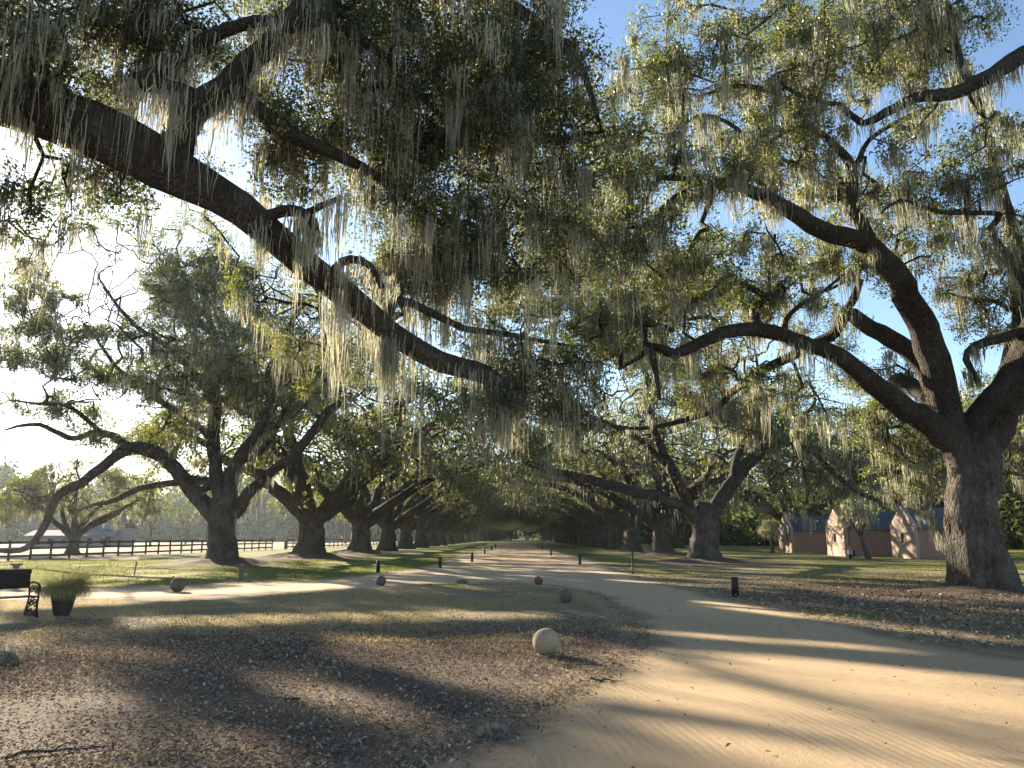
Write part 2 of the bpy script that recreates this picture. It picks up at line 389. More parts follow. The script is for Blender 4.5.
# ------------------------------------------------------------------ ground layout (world metres, from the plan of the drive)
rngG = np.random.default_rng(5)
def gp(*px): return [G(x, y)[:2] for x, y in px]
ROAD = np.array([(-3.6, 620), (3.8, 620), (4.6, 120), (5.0, 75)] + gp((590, 560), (636, 576), (690, 590), (745, 601), (860, 626), (1024, 664)) + [(14, 6.3), (17, 2), (16, -9), (-7, -9), (-3.4, 1.0), (-2.2, 3.6)]
                + gp((392, 768), (465, 737), (528, 708), (590, 678), (634, 650), (634, 624), (606, 601), (572, 588), (520, 583), (450, 583), (380, 588), (250, 594), (100, 599), (0, 601), (-250, 604), (-900, 610),
                     (-900, 598), (-250, 592), (0, 589), (130, 587), (250, 583), (330, 579), (400, 572), (440, 564), (466, 555)) + [(-4.6, 80), (-4.1, 140)])
def resample(poly, step_fn):
    out = []
    for i in range(len(poly)):
        a, b = poly[i], poly[(i+1) % len(poly)]; L = np.linalg.norm(b-a)
        t = 0
        while t < L:
            q = a+(b-a)*t/L; out.append(q); t += step_fn(q)
    return np.array(out)
def stepf(q): return 0.12+max(0, np.hypot(q[0], q[1])-6)*.03
def chaikin(p, n=2):
    for _ in range(n):
        q = np.roll(p, -1, 0); p = np.stack([p*.75+q*.25, p*.25+q*.75], 1).reshape(-1, 2)
    return p
def ragged(poly, amp, seed):
    p = resample(chaikin(poly, 2), stepf); g = np.random.default_rng(seed); n = len(p)
    T = np.roll(p, -1, 0)-np.roll(p, 1, 0); T /= np.linalg.norm(T, axis=1)[:, None]+1e-9; Nn = np.stack([T[:, 1], -T[:, 0]], 1)
    x, y = p.T; w = (np.sin(x*1.9+y*1.3)+np.sin(y*2.7-x*.8+1)+.8*np.sin(x*5.1+y*4.3+2)+.6*np.sin(x*9.7-y*8.1))*.3+g.standard_normal(n)*.25
    return p+Nn*(w*amp*np.minimum(1, 30/np.hypot(x, y)+.3))[:, None], Nn
def inside(pt, poly):
    x, y = pt[:, 0], pt[:, 1]; c = np.zeros(len(pt), bool)
    for i in range(len(poly)):
        x1, y1 = poly[i]; x2, y2 = poly[(i+1) % len(poly)]
        if y1 == y2: continue
        m = ((y1 > y) != (y2 > y)) & (x < (x2-x1)*(y-y1)/(y2-y1)+x1); c ^= m
    return c
def pdist(pt, poly):
    d = np.full(len(pt), 1e9)
    for i in range(len(poly)):
        a, b = poly[i], poly[(i+1) % len(poly)]; ab = b-a; t = np.clip(((pt-a)@ab)/(ab@ab+1e-9), 0, 1)
        d = np.minimum(d, np.linalg.norm(pt-(a+t[:, None]*ab), axis=1))
    return d
RS = chaikin(ROAD, 1)
def sdist(pt): d = pdist(pt, RS); return np.where(inside(pt, RS), -d, d)
def axis_(lo, hi, far, near):
    a = list(np.arange(lo, hi+.01, near)); s = near
    while a[-1] < far: s *= 1.25; a.append(a[-1]+s)
    s = near
    while a[0] > -far: s *= 1.25; a.insert(0, a[0]-s)
    return np.array(a)
def fbm(x, y, s=1.0, seed=0):
    g = np.random.default_rng(seed); o = 0; a = 1
    for k in range(5):
        for _ in range(3):
            th = g.uniform(0, 6.28); f = s*(1.9**k)*g.uniform(.7, 1.3); o = o+a*np.sin((x*np.cos(th)+y*np.sin(th))*f+g.uniform(0, 6.28))
        a *= .6
    return o/4.5
xs = axis_(-24, 24, 1500, .4); ys = axis_(-8, 60, 2500, .4)
ys = ys[ys > -60]; XX, YY = np.meshgrid(xs, ys); gv = np.stack([XX.ravel(), YY.ravel(), 0*XX.ravel()], 1)
near_ = (np.abs(gv[:, 0]) < 60) & (gv[:, 1] < 130)
sd = np.full(len(gv), 30.0); sd[near_] = sdist(gv[near_, :2])
# island of dead grass and bark mulch left of the drive: mulch near, grass further off
x, y = gv[:, 0], gv[:, 1]; f1 = fbm(x, y, .35, 1); f2 = fbm(x, y, .12, 2)
mulch = np.clip((15.2+f1*1.6+.10*x-y)*.6, 0, 1)*(x < 2.5)                                   # near-left mulch bed
mulch = np.maximum(mulch, np.clip(1.6-np.hypot((x-13.3)/7.5, (y-21.5)/6.0)+f1*.35, 0, 1)*(x > 2)*.62)    # litter under the near right oak
for tx, ty, tr in ((-16.9, 46.6, 6), (-16.3, 62, 6), (12.3, 50, 6), (13.6, 73, 6), (-16, 80, 6), (-16, 95, 6), (13.5, 92, 6)):
    mulch = np.maximum(mulch, np.clip(1.35-np.hypot(x-tx, (y-ty)*.8)/tr+f1*.25, 0, 1))
green = np.clip(.5+f2*.9+(y-26)*.02, 0, 1)*np.clip((y-25)/7, 0, 1)*np.where(x < 0, 1.0, .72)
green = np.where((x < -31) & (y < 400), green*.15, green)                                  # tan pasture beyond the fence
green *= np.where(x > 0, np.clip((y-22)/10, 0.15, 1), 1)
jx, iy = len(xs), len(ys)
ii = (np.arange(iy-1)[:, None]*jx+np.arange(jx-1)[None]).ravel()
gF = np.stack([ii, ii+1, ii+jx+1, ii+jx], 1)
def ground_mat():
    m, nt, out = new_mat('ground'); v = coords(nt)
    n1 = noise(nt, .9, 6, .7, v); n2 = noise(nt, 7, 5, .75, v); n3 = noise(nt, 45, 4, .7, v); n4 = noise(nt, .22, 3, .5, v)
    mu, gr, sa = attr(nt, 'mulch'), attr(nt, 'green'), attr(nt, 'sand')
    cm = ramp(nt, n3, [(.28, (.055, .04, .032)), (.48, (.15, .112, .085)), (.62, (.26, .20, .15)), (.8, (.44, .36, .27))])
    cm = mixc(nt, math_(nt, 'MULTIPLY', n2, .35), cm, (.12, .09, .065))
    cd = ramp(nt, n3, [(.3, (.15, .12, .08)), (.5, (.27, .22, .145)), (.75, (.42, .35, .24))])
    cd = mixc(nt, ramp(nt, n2, [(.45, (0, 0, 0)), (.65, (.6, .6, .6))]), cd, (.14, .12, .06))
    cg = ramp(nt, n3, [(.3, (.10, .125, .03)), (.55, (.18, .195, .05)), (.8, (.33, .30, .11))])
    gm = ramp(nt, math_(nt, 'ADD', math_(nt, 'MULTIPLY', gr, 1.0), math_(nt, 'MULTIPLY_ADD', n1, .9, math_(nt, 'MULTIPLY_ADD', n2, .35, -.62))), [(.42, (0, 0, 0)), (.72, (1, 1, 1))])
    c = mixc(nt, gm, cd, cg)
    mm = ramp(nt, math_(nt, 'ADD', mu, math_(nt, 'MULTIPLY_ADD', n1, .8, math_(nt, 'MULTIPLY_ADD', n2, .5, -.65))), [(.35, (0, 0, 0)), (.6, (1, 1, 1))])
    c = mixc(nt, mm, c, cm)
    cs = mixc(nt, n3, (.30, .225, .145), (.46, .36, .24))
    sm = ramp(nt, math_(nt, 'ADD', sa, math_(nt, 'MULTIPLY_ADD', n2, 1.0, -.5)), [(.42, (0, 0, 0)), (.75, (1, 1, 1))])
    c = mixc(nt, math_(nt, 'MULTIPLY', sm, .85), c, cs)
    h = math_(nt, 'ADD', math_(nt, 'MULTIPLY', n3, 1.0), math_(nt, 'ADD', math_(nt, 'MULTIPLY', n2, 1.6), math_(nt, 'MULTIPLY', n1, 2.5)))
    principled(nt, out, c, .95, bump(nt, h, .9, .07), spec=.1); return m
sand_a = np.clip(1-sd/.9, 0, 1)
tag(link('ground', mesh_np('ground', gv, gF, ground_mat(), True, attrs={'mulch': mulch, 'green': green, 'sand': sand_a})), kind='structure')
# the drive: a sheet with ragged edges, blended over the outer 0.6 m
def road_mat():
    m, nt, out = new_mat('sand_road'); v = coords(nt)
    n1 = noise(nt, .5, 5, .6, v); n2 = noise(nt, 5, 5, .7, v); n3 = noise(nt, 60, 4, .7, v)
    c = mixc(nt, n1, (.46, .33, .195), (.62, .465, .29)); c = mixc(nt, math_(nt, 'MULTIPLY', n3, .5), c, (.38, .28, .175))
    c = mixc(nt, ramp(nt, n2, [(.55, (0, 0, 0)), (.75, (.45, .45, .45))]), c, (.30, .235, .165))
    ed = attr(nt, 'edge')
    em = ramp(nt, math_(nt, 'ADD', ed, math_(nt, 'MULTIPLY_ADD', n2, .9, -.45)), [(.15, (1, 1, 1)), (.55, (0, 0, 0))])
    lit = ramp(nt, n3, [(.35, (.08, .055, .035)), (.6, (.22, .165, .10)), (.8, (.38, .30, .2))]); c = mixc(nt, math_(nt, 'MULTIPLY', em, .7), c, lit)
    # raked tyre ridges following the curve of the drive: rings round a far centre
    s_ = nt.nodes.new('ShaderNodeSeparateXYZ'); nt.links.new(v, s_.inputs[0])
    dx = math_(nt, 'SUBTRACT', s_.outputs[0], -42.0); dy = math_(nt, 'SUBTRACT', s_.outputs[1], 1.5)
    rr = math_(nt, 'SQRT', math_(nt, 'ADD', math_(nt, 'MULTIPLY', dx, dx), math_(nt, 'MULTIPLY', dy, dy)))
    wob = math_(nt, 'ADD', rr, math_(nt, 'MULTIPLY', n1, .16))
    rg = math_(nt, 'SINE', math_(nt, 'MULTIPLY', wob, 74)); msk = ramp(nt, noise(nt, .8, 3, .6, v), [(.42, (0, 0, 0)), (.56, (1, 1, 1))])
    big = math_(nt, 'SINE', math_(nt, 'MULTIPLY', wob, 3.1))
    h = math_(nt, 'ADD', math_(nt, 'MULTIPLY', math_(nt, 'MULTIPLY', rg, msk), math_(nt, 'MULTIPLY', n2, .16)), math_(nt, 'ADD', math_(nt, 'MULTIPLY', big, .25), math_(nt, 'ADD', math_(nt, 'MULTIPLY', n2, .35), math_(nt, 'MULTIPLY', n3, .5))))
    principled(nt, out, c, .92, bump(nt, h, 1, .07), spec=.15); return m
rp, rn = ragged(ROAD, .28, 3)
area = np.sum(rp[:, 0]*np.roll(rp[:, 1], -1)-np.roll(rp[:, 0], -1)*rp[:, 1])/2
inn = rp+rn*(-.55 if area > 0 else .55)   # Nn points outward for a counter-clockwise outline
import bmesh
bm = bmesh.new(); o1 = [bm.verts.new((*p, .004)) for p in rp]; edges = [bm.edges.new((o1[i], o1[(i+1) % len(o1)])) for i in range(len(o1))]
bmesh.ops.triangle_fill(bm, edges=edges, use_beauty=True)
for f in bm.faces: f.normal_update()
for f in bm.faces:
    if f.normal.z < 0: f.normal_flip()
me = bpy.data.meshes.new('road'); 
rme_v = np.array([v.co for v in bm.verts]); bm.verts.index_update(); rme_f = np.array([[v.index for v in f.verts] for f in bm.faces]); bm.free()
# interior shading attribute comes from a finer grid laid inside the outline
gx = np.arange(-8, 18, .3); gy = np.arange(-9, 40, .3)
def refine(V, F, n=1):
    return V, F
RO = link('road', None) if False else None
road_me = mesh_np('road', rme_v, rme_f, road_mat(), False, attrs={'edge': np.zeros(len(rme_v))})
bm = bmesh.new(); bm.from_mesh(road_me)
for _ in range(6):
    es = [e for e in bm.edges if e.calc_length() > max(.5, .05*min(e.verts[0].co.length, e.verts[1].co.length))]
    if not es: break
    bmesh.ops.subdivide_edges(bm, edges=es, cuts=1); bmesh.ops.triangulate(bm, faces=[f for f in bm.faces if len(f.verts) > 3])
bm.to_mesh(road_me); bm.free()
rv = np.zeros(len(road_me.vertices)*3, np.float32); road_me.vertices.foreach_get('co', rv); rv = rv.reshape(-1, 3)
ed = np.clip(pdist(rv[:, :2], rp[::2])/1.0, 0, 1)
road_me.attributes['edge'].data.foreach_set('value', ed.astype(np.float32))
tag(link('road', road_me), kind='structure')

# ------------------------------------------------------------------ ground bands chosen to be sunlit; crowns are carved open for them
def polyg(*px): return np.array([G(x, y)[:2] for x, y in px])
GAPS = [polyg((330, 636), (440, 641), (560, 634), (654, 649), (800, 658), (1024, 680), (1300, 715), (1300, 800), (1024, 762), (820, 735), (600, 699), (540, 708), (470, 690), (400, 671), (330, 655)),
        polyg((600, 716), (700, 728), (800, 745), (900, 768), (760, 768), (700, 745)),
        polyg((225, 668), (330, 684), (430, 716), (400, 724), (300, 700)), polyg((165, 720), (290, 748), (300, 768), (240, 765)), polyg((15, 668), (135, 698), (120, 708), (20, 690)),
        polyg((0, 722), (110, 760), (90, 790), (-60, 770)), polyg((0, 640), (150, 652), (240, 662), (100, 660), (0, 655)), polyg((700, 600), (1024, 640), (1024, 646), (700, 606)), polyg((620, 628), (900, 648), (900, 652), (620, 633)),
        polyg((-100, 560), (210, 562), (215, 572), (120, 586), (-100, 592)), polyg((0, 592), (180, 590), (330, 583), (360, 588), (200, 600), (0, 612)), polyg((430, 545), (520, 543), (590, 560), (610, 572), (470, 566)),
        polyg((120, 618), (400, 612), (560, 612), (560, 618), (400, 622), (120, 628)), polyg((700, 566), (1024, 575), (1024, 586), (800, 575))]
ca, sa_ = math.cos(R(SUN_AZ)), math.sin(R(SUN_AZ))
def bands(p):
    m = np.zeros(len(p), bool)
    for q in GAPS: m |= inside(p, q)
    return m
def bands_near(p):
    m = np.zeros(len(p), bool)
    for i, q in enumerate(GAPS):
        m |= inside(p, q)
    return m
def sunny(p):
    m = np.zeros(len(p), bool)
    for q in GAPS: m |= inside(p, q)
    u = p[:, 0]*ca+p[:, 1]*sa_; v = -p[:, 0]*sa_+p[:, 1]*ca      # across and along the shadows
    m |= (fbm(u, v*.22, .9, 77) > np.where(p[:, 0] > 9, -.22, np.where(p[:, 0] > -7, .12, .26))) & (p[:, 1] > 11)
    return m
TARGETS = [(P(275, 300, 17), 2.2), (P(350, 330, 17.5), 2.2), (P(400, 290, 13.5), 1.5), ((28.3, 69.1, 2.0), 2.6), ((30.6, 61.6, 2.0), 2.6), (P(620, 100, 20), 3.0)]  # foliage sunward of these spots is also cut away so sun hits them
# ------------------------------------------------------------------ oaks along the avenue
def hang(oak, rng, n, fine_r=.05, extra_limbs=True, zmin=1.8):
    f = oak.fine(fine_r); pts = oak.P_[rng.choice(f, n)] if len(f) else np.zeros((0, 3))
    return pts[pts[:, 2] > zmin]
def limb_pts(oak, rng, n, rmax=.45):
    L = [(q, r) for nm, p, rr in oak.limbs for q, r in zip(p, rr) if r < rmax]
    idx = rng.integers(0, len(L), n); out = np.array([L[i][0]+np.array((rng.normal()*L[i][1]*.6, rng.normal()*L[i][1]*.6, -L[i][1]*.3)) for i in idx]); return out
def mlen(rng, n, mu=.7, s=.5, cap=2.2): return np.minimum(rng.lognormal(math.log(mu), s, n), cap)
def keep_clear(A, rng=None):
    """no twigs down in the drive or through the ground"""
    return A[A[:, 2] > 2.0]

# --- near left oak (its trunk stands outside the picture, one great limb reaches in)
print('FL'); rng = np.random.default_rng(11)
fl = Oak(11); bx, by = -14.5, 8.5
tFL = thing('live_oak', 'nearest live oak, its great dark mossy limb reaching down across the top left', 'tree', (bx, by, 0), group='live oaks of the avenue')
fl.limb([(bx, by, -.1), (bx, by, 1.2), (bx+.2, by, 2.6), (bx+.8, by+.1, 4.2)], [1.15, .95, .85, .75], root=True, name='trunk')
fl.limb([(bx+.4, by, 3.2), (bx+2.5, by+.4, 5.6), P(-110, 55, 9.2), P(-30, 92, 9.6), P(60, 122, 10), P(115, 143, 10.1), P(165, 165, 10.3), P(215, 195, 10.6), P(262, 225, 10.9), P(310, 265, 11.3), P(350, 300, 11.6), P(392, 337, 12), P(440, 362, 12.3), P(476, 371, 12.6), P(492, 380, 12.7), P(496, 400, 12.75), P(499, 425, 12.8)],
        [.62, .50, .42, .39, .36, .35, .33, .25, .22, .21, .20, .18, .17, .165, .16, .14, .08])
fl.limb([P(175, 160, 10.3), P(195, 112, 10.1), P(225, 90, 10), P(247, 62, 10), P(272, 40, 10), P(290, 22, 10), P(302, 2, 10.1), P(305, -40, 10.3), P(330, -90, 10.5)], [.26, .23, .2, .17, .16, .15, .13, .11, .07])
fl.limb([P(205, 100, 10.1), P(180, 88, 9.9), P(150, 82, 9.8), P(136, 80, 9.7), P(165, 68, 9.8), P(190, 48, 9.9), P(222, 32, 10), P(255, 22, 10), P(288, 22, 10.1)], [.13, .13, .12, .1, .1, .11, .1, .09, .08])
fl.limb([P(290, 24, 10), P(325, 18, 10.5), P(358, 38, 10.9), P(388, 60, 11.3), P(420, 95, 11.8), P(455, 130, 12.2)], [.12, .1, .09, .07, .06, .04])
fl.limb([P(222, 92, 10), P(238, 88, 10.2), P(265, 115, 10.5), P(300, 140, 10.9), P(342, 158, 11.3), P(378, 178, 11.7), P(420, 208, 12.2), P(480, 252, 12.8)], [.15, .14, .13, .12, .10, .08, .06, .04])
fl.limb([P(258, 222, 10.9), P(272, 214, 10.7), P(295, 211, 10.6), P(312, 222, 10.5), P(318, 245, 10.5)], [.1, .09, .09, .07, .05])
fl.limb([P(305, 213, 10.5), P(322, 205, 10.4), P(342, 196, 10.3)], [.06, .05, .03])
fl.limb([P(340, 290, 11.5), P(338, 268, 11.3), P(352, 260, 11.2), P(372, 266, 11.3), P(382, 288, 11.4)], [.09, .08, .07, .06, .05])
fl.limb([P(385, 330, 12), P(396, 300, 12), P(425, 310, 12.3), P(462, 328, 12.8), P(510, 335, 13.4), P(565, 345, 14)], [.09, .08, .07, .06, .05, .03])
fl.limb([P(340, 60, 11), P(350, 85, 11), P(362, 92, 11), P(395, 82, 11.1)], [.06, .06, .05, .03])
fl.limb([(bx+2.5, by+.4, 5.4), (bx+4.2, by+.3, 8.5), P(-60, -120, 9), P(60, -130, 10), P(200, -120, 11), P(330, -70, 11.8), P(430, -25, 12.3), P(520, 15, 12.8), P(575, 60, 13.2), P(598, 120, 13.5)],
        [.45, .38, .33, .28, .25, .2, .17, .12, .08, .04])
fl.limb([P(20, 60, 9.5), P(45, 72, 9.6), P(68, 92, 9.7)], [.06, .06, .04])
fl.limb([P(430, -25, 12.3), P(440, 30, 12.4), P(455, 85, 12.5), P(470, 150, 12.6)], [.1, .08, .06, .04])
fl.limb([(bx+.5, by, 3.6), (bx-.5, by+3, 7), (bx-2, by+7, 9), (bx-3, by+10, 10)], [.5, .4, .28, .12])
fl.limb([(bx, by, 3.6), (bx-2, by-2, 7), (bx-5, by-4, 9)], [.5, .35, .15])
fl.limb([(bx, by, 3.6), (bx-3, by+3, 7), (bx-6, by+5, 9)], [.45, .3, .12])
fl.limb([P(392, 337, 12), P(380, 330, 13.5), P(360, 320, 15.5), P(335, 315, 17.5)], [.12, .1, .07, .05])
A = pblob(rng, [(120, 30, 10.5, 150, 70, 1.3, 60), (330, 40, 11.5, 160, 90, 1.6, 95), (500, 60, 12.8, 90, 130, 1.6, 100), (560, 130, 13.3, 50, 90, 1.2, 36), (420, 150, 12.4, 110, 90, 1.4, 70),
                (470, 240, 13, 90, 60, 1.3, 40), (300, 150, 11.5, 80, 60, 1, 22), (20, 190, 10, 25, 40, .8, 6), (110, 185, 11, 70, 25, .9, 12), (30, 60, 9.5, 80, 60, 1, 26),
                (275, 300, 17, 70, 45, 1.6, 34), (350, 330, 17.5, 70, 60, 1.6, 36), (400, 290, 13.5, 60, 40, 1, 14), (520, 360, 14, 60, 30, 1, 14),
                (450, 265, 13.6, 100, 60, 1.5, 50), (545, 220, 14, 60, 80, 1.4, 40), (500, 395, 13, 40, 35, .9, 20), (560, 400, 14, 50, 50, 1.2, 26), (400, 90, 12, 200, 100, 1.6, 80), (520, 90, 13, 90, 110, 1.5, 50), (300, -120, 11.5, 400, 90, 3, 110), (-200, 50, 9, 120, 250, 3, 60)])
A = np.concatenate([A, blob(rng, (bx+2, by+6, 10.5), (7, 8, 3), 90), blob(rng, (bx-5, by, 10.5), (6, 7, 3), 60)])
A = np.concatenate([A, A[::2]+rng.normal(size=A[::2].shape)*.45])
fl.grow(keep_clear(A), step=.45, wig=.22, arch=.05).finish(r0=.010, e=2.3, sides=8)
f = fl.fine(.03); lp = np.concatenate([fl.tipsP(), fl.P_[rng.choice(f, int(len(f)*.5), replace=False)]])
mp = np.concatenate([hang(fl, rng, 1500), limb_pts(fl, rng, 260, .25)])
build_oak(fl, tFL, dict(n_per=120, spread=.42, size=.074, sprigs=10), dict(k=30, spread=.11, width=.0075, seg=6), lp, mp, mlen(rng, len(mp), .8, .55, 2.2), gaps=sunny, tint=lambda q: np.where((q[:, 1] > 14.6) & (q[:, 2] < 9.5), .22, -.48))  # backlit shade painted into upper leaf tones, sun glow into the lower cluster

# --- near right oak
print('R1'); rng = np.random.default_rng(21); g0 = G(983, 594); by = g0[1]+.9; Y0 = by; bx = P(983, 560, Y0)[0]
r1 = Oak(21); r1.rs = .84
tR1 = thing('live_oak', 'massive live oak with thick furrowed grey trunk standing close at the right edge', 'tree', (bx, by, 0), group='live oaks of the avenue')
r1.limb([(bx, by, -.15), P(981, 570, Y0), P(976, 540, Y0), P(972, 500, Y0), P(971, 465, Y0), P(972, 435, Y0)], [1.12, .98, .86, .82, .84, .78], root=True, name='trunk')
r1.limb([P(965, 470, Y0), P(952, 425, Y0-.1), P(941, 385, Y0-.3), P(932, 350, Y0-.5), P(921, 318, Y0-.8), P(904, 285, Y0-1.2), P(884, 258, Y0-1.6), P(862, 243, Y0-2), P(830, 232, Y0-2.4), P(800, 215, Y0-2.7), P(775, 204, Y0-3), P(752, 192, Y0-3.2), P(730, 182, Y0-3.4), P(700, 186, Y0-3.6), P(668, 204, Y0-3.8), P(652, 222, Y0-3.8), P(630, 228, Y0-3.9)],
        [.62, .56, .52, .5, .47, .43, .40, .36, .33, .3, .25, .22, .18, .14, .12, .09, .05])
r1.limb([P(872, 250, Y0-1.9), P(862, 225, Y0-2), P(852, 205, Y0-2), P(853, 175, Y0-2), P(848, 160, Y0-2), P(830, 140, Y0-2.2), P(805, 122, Y0-2.4), P(788, 104, Y0-2.6), P(765, 90, Y0-2.8), P(735, 86, Y0-3), P(700, 96, Y0-3.2)], [.26, .23, .21, .19, .17, .13, .11, .10, .09, .07, .04])
r1.limb([P(852, 172, Y0-2), P(860, 158, Y0-2), P(870, 140, Y0-2.2), P(905, 118, Y0-2.4), P(935, 105, Y0-2.6)], [.12, .1, .08, .07, .05])
r1.limb([P(790, 110, Y0-2.6), P(775, 100, Y0-2.3), P(800, 95, Y0-2), P(815, 78, Y0-1.8), P(790, 55, Y0-1.6), P(760, 40, Y0-1.4)], [.08, .08, .07, .06, .05, .03])
r1.limb([P(780, 205, Y0-3), P(745, 165, Y0-3.4), P(738, 130, Y0-3.8), P(700, 115, Y0-4), P(670, 135, Y0-4.3)], [.1, .09, .08, .06, .04])
r1.limb([P(985, 450, Y0), P(1005, 405, Y0-.5), P(1024, 355, Y0-1.2), P(1060, 280, Y0-2.2), P(1080, 190, Y0-3), P(1070, 110, Y0-3.6), P(1035, 55, Y0-4), P(1000, 68, Y0-4.2), P(975, 85, Y0-4.3), P(950, 95, Y0-4.3), P(915, 98, Y0-4.3), P(885, 112, Y0-4.3), P(862, 124, Y0-4.2), P(840, 105, Y0-4.1), P(810, 100, Y0-4), P(775, 80, Y0-4)],
        [.62, .56, .52, .46, .38, .33, .28, .25, .22, .2, .17, .14, .11, .09, .07, .05])
r1.limb([P(968, 88, Y0-4.3), P(960, 60, Y0-4.2), P(952, 30, Y0-4), P(930, 5, Y0-4), P(905, -20, Y0-4)], [.13, .11, .09, .08, .05])
r1.limb([P(958, 445, Y0), P(935, 425, Y0-.4), P(906, 410, Y0-.8), P(880, 388, Y0-1.2), P(856, 368, Y0-1.6), P(835, 356, Y0-1.9), P(811, 346, Y0-2.2), P(782, 336, Y0-2.5), P(757, 331, Y0-2.8), P(724, 334, Y0-3.1), P(699, 342, Y0-3.4), P(674, 353, Y0-3.7), P(652, 346, Y0-3.9), P(655, 372, Y0-3.9), P(660, 400, Y0-4)],
        [.5, .46, .42, .38, .34, .31, .28, .26, .24, .21, .19, .16, .13, .09, .04])
r1.limb([P(942, 395, Y0+.2), P(925, 368, Y0+.6), P(898, 346, Y0+1), P(870, 326, Y0+1.4), P(845, 313, Y0+1.8), P(835, 332, Y0+2.4), P(800, 352, Y0+3.4), P(757, 373, Y0+4), P(737, 388, Y0+4.5), P(716, 408, Y0+5), P(683, 421, Y0+5.5), P(641, 429, Y0+6), P(612, 425, Y0+6.4)],
        [.4, .36, .34, .31, .27, .22, .2, .18, .17, .15, .13, .1, .05])
r1.limb([P(785, 337, Y0-2.5), P(786, 320, Y0-2.6), P(800, 305, Y0-2.8), P(825, 290, Y0-3), P(848, 270, Y0-3.2)], [.1, .09, .08, .06, .04])
r1.limb([P(1030, 330, Y0-1.5), P(1000, 338, Y0-1.4), P(976, 346, Y0-1.2), P(966, 360, Y0-1), P(978, 382, Y0-.6)], [.2, .17, .15, .12, .1])
r1.limb([P(1035, 300, Y0-1.8), P(1010, 260, Y0-2.2), P(990, 230, Y0-2.6), P(1000, 215, Y0-3), P(940, 212, Y0-3.4), P(900, 200, Y0-3.8), P(880, 215, Y0-4)], [.14, .12, .11, .1, .07, .06, .03])
r1.limb([P(1010, 400, Y0), P(1040, 370, Y0+2), P(1090, 340, Y0+4), P(1150, 330, Y0+6)], [.5, .42, .3, .15])
r1.limb([P(962, 450, Y0+.3), P(930, 400, Y0+2.5), P(895, 380, Y0+5), P(880, 420, Y0+7), P(895, 470, Y0+8), P(925, 510, Y0+8.6), P(950, 545, Y0+9)], [.42, .36, .28, .22, .17, .13, .07])
r1.limb([P(1000, 420, Y0), P(1020, 300, Y0+1), P(1000, 180, Y0+1.5), P(960, 60, Y0+2), P(900, -20, Y0+2)], [.42, .3, .22, .14, .07])
r1.limb([(bx, by, 5), (bx+2, by-2.5, 7.5), (bx+4, by-5, 10), (bx+5, by-8, 11)], [.5, .4, .28, .12])
A = pblob(rng, [(680, 60, Y0-3.5, 90, 80, 2, 55), (800, 40, Y0-3, 110, 70, 2.2, 62), (930, 30, Y0-3.5, 100, 60, 2.2, 44), (680, 170, Y0-4, 80, 60, 1.8, 50), (770, 140, Y0-3, 90, 60, 2, 36), (620, 150, Y0-4.3, 50, 90, 1.3, 36),
                (600, 240, Y0-3.5, 60, 60, 1.8, 42), (690, 260, Y0-3, 80, 50, 2, 44), (780, 280, Y0-2.5, 70, 40, 2, 26), (960, 180, Y0-3, 90, 70, 2.2, 30), (900, 160, Y0-3, 80, 60, 2, 14), (860, 20, Y0, 130, 60, 2.5, 36), (980, 270, Y0+1, 60, 60, 2, 16),
                (620, 330, Y0-2, 70, 45, 2.2, 44), (700, 380, Y0+3, 90, 40, 2.5, 34), (700, 300, Y0+3, 100, 40, 2.5, 30), (910, 445, Y0+7.5, 50, 70, 1.8, 80), (880, 400, Y0+6, 60, 60, 2, 30), (800, 400, Y0+4, 70, 40, 2, 14),
                (820, 265, Y0+1.5, 60, 40, 1.5, 34), (905, 225, Y0+1, 45, 60, 1.5, 24), (840, 200, Y0+.5, 55, 45, 1.5, 26), (985, 300, Y0+1, 35, 45, 1.5, 22), (780, 160, Y0-1, 60, 50, 1.5, 30), (900, 60, Y0-1, 110, 70, 2, 40), (850, -110, Y0-3, 350, 90, 4, 100), (1120, 150, Y0-1, 90, 250, 4, 70), (1080, 470, Y0+5, 60, 70, 3, 30)])
A = np.concatenate([A, blob(rng, (bx+5, by-3, 11), (7, 7, 4), 80)])
A = np.concatenate([A, A[::2]+rng.normal(size=A[::2].shape)*.6])
r1.grow(keep_clear(A), step=.55, wig=.26, arch=.04).finish(r0=.017, e=2.3, sides=8)
f = r1.fine(.04); lp = np.concatenate([r1.tipsP(), r1.P_[rng.choice(f, int(len(f)*.36), replace=False)]])
mp = np.concatenate([hang(r1, rng, 2300, .06), limb_pts(r1, rng, 260, .25)])
build_oak(r1, tR1, dict(n_per=100, spread=.48, size=.105, sprigs=9), dict(k=26, spread=.14, width=.012, seg=6), lp, mp, mlen(rng, len(mp), .75, .5, 2.2), gaps=bands)

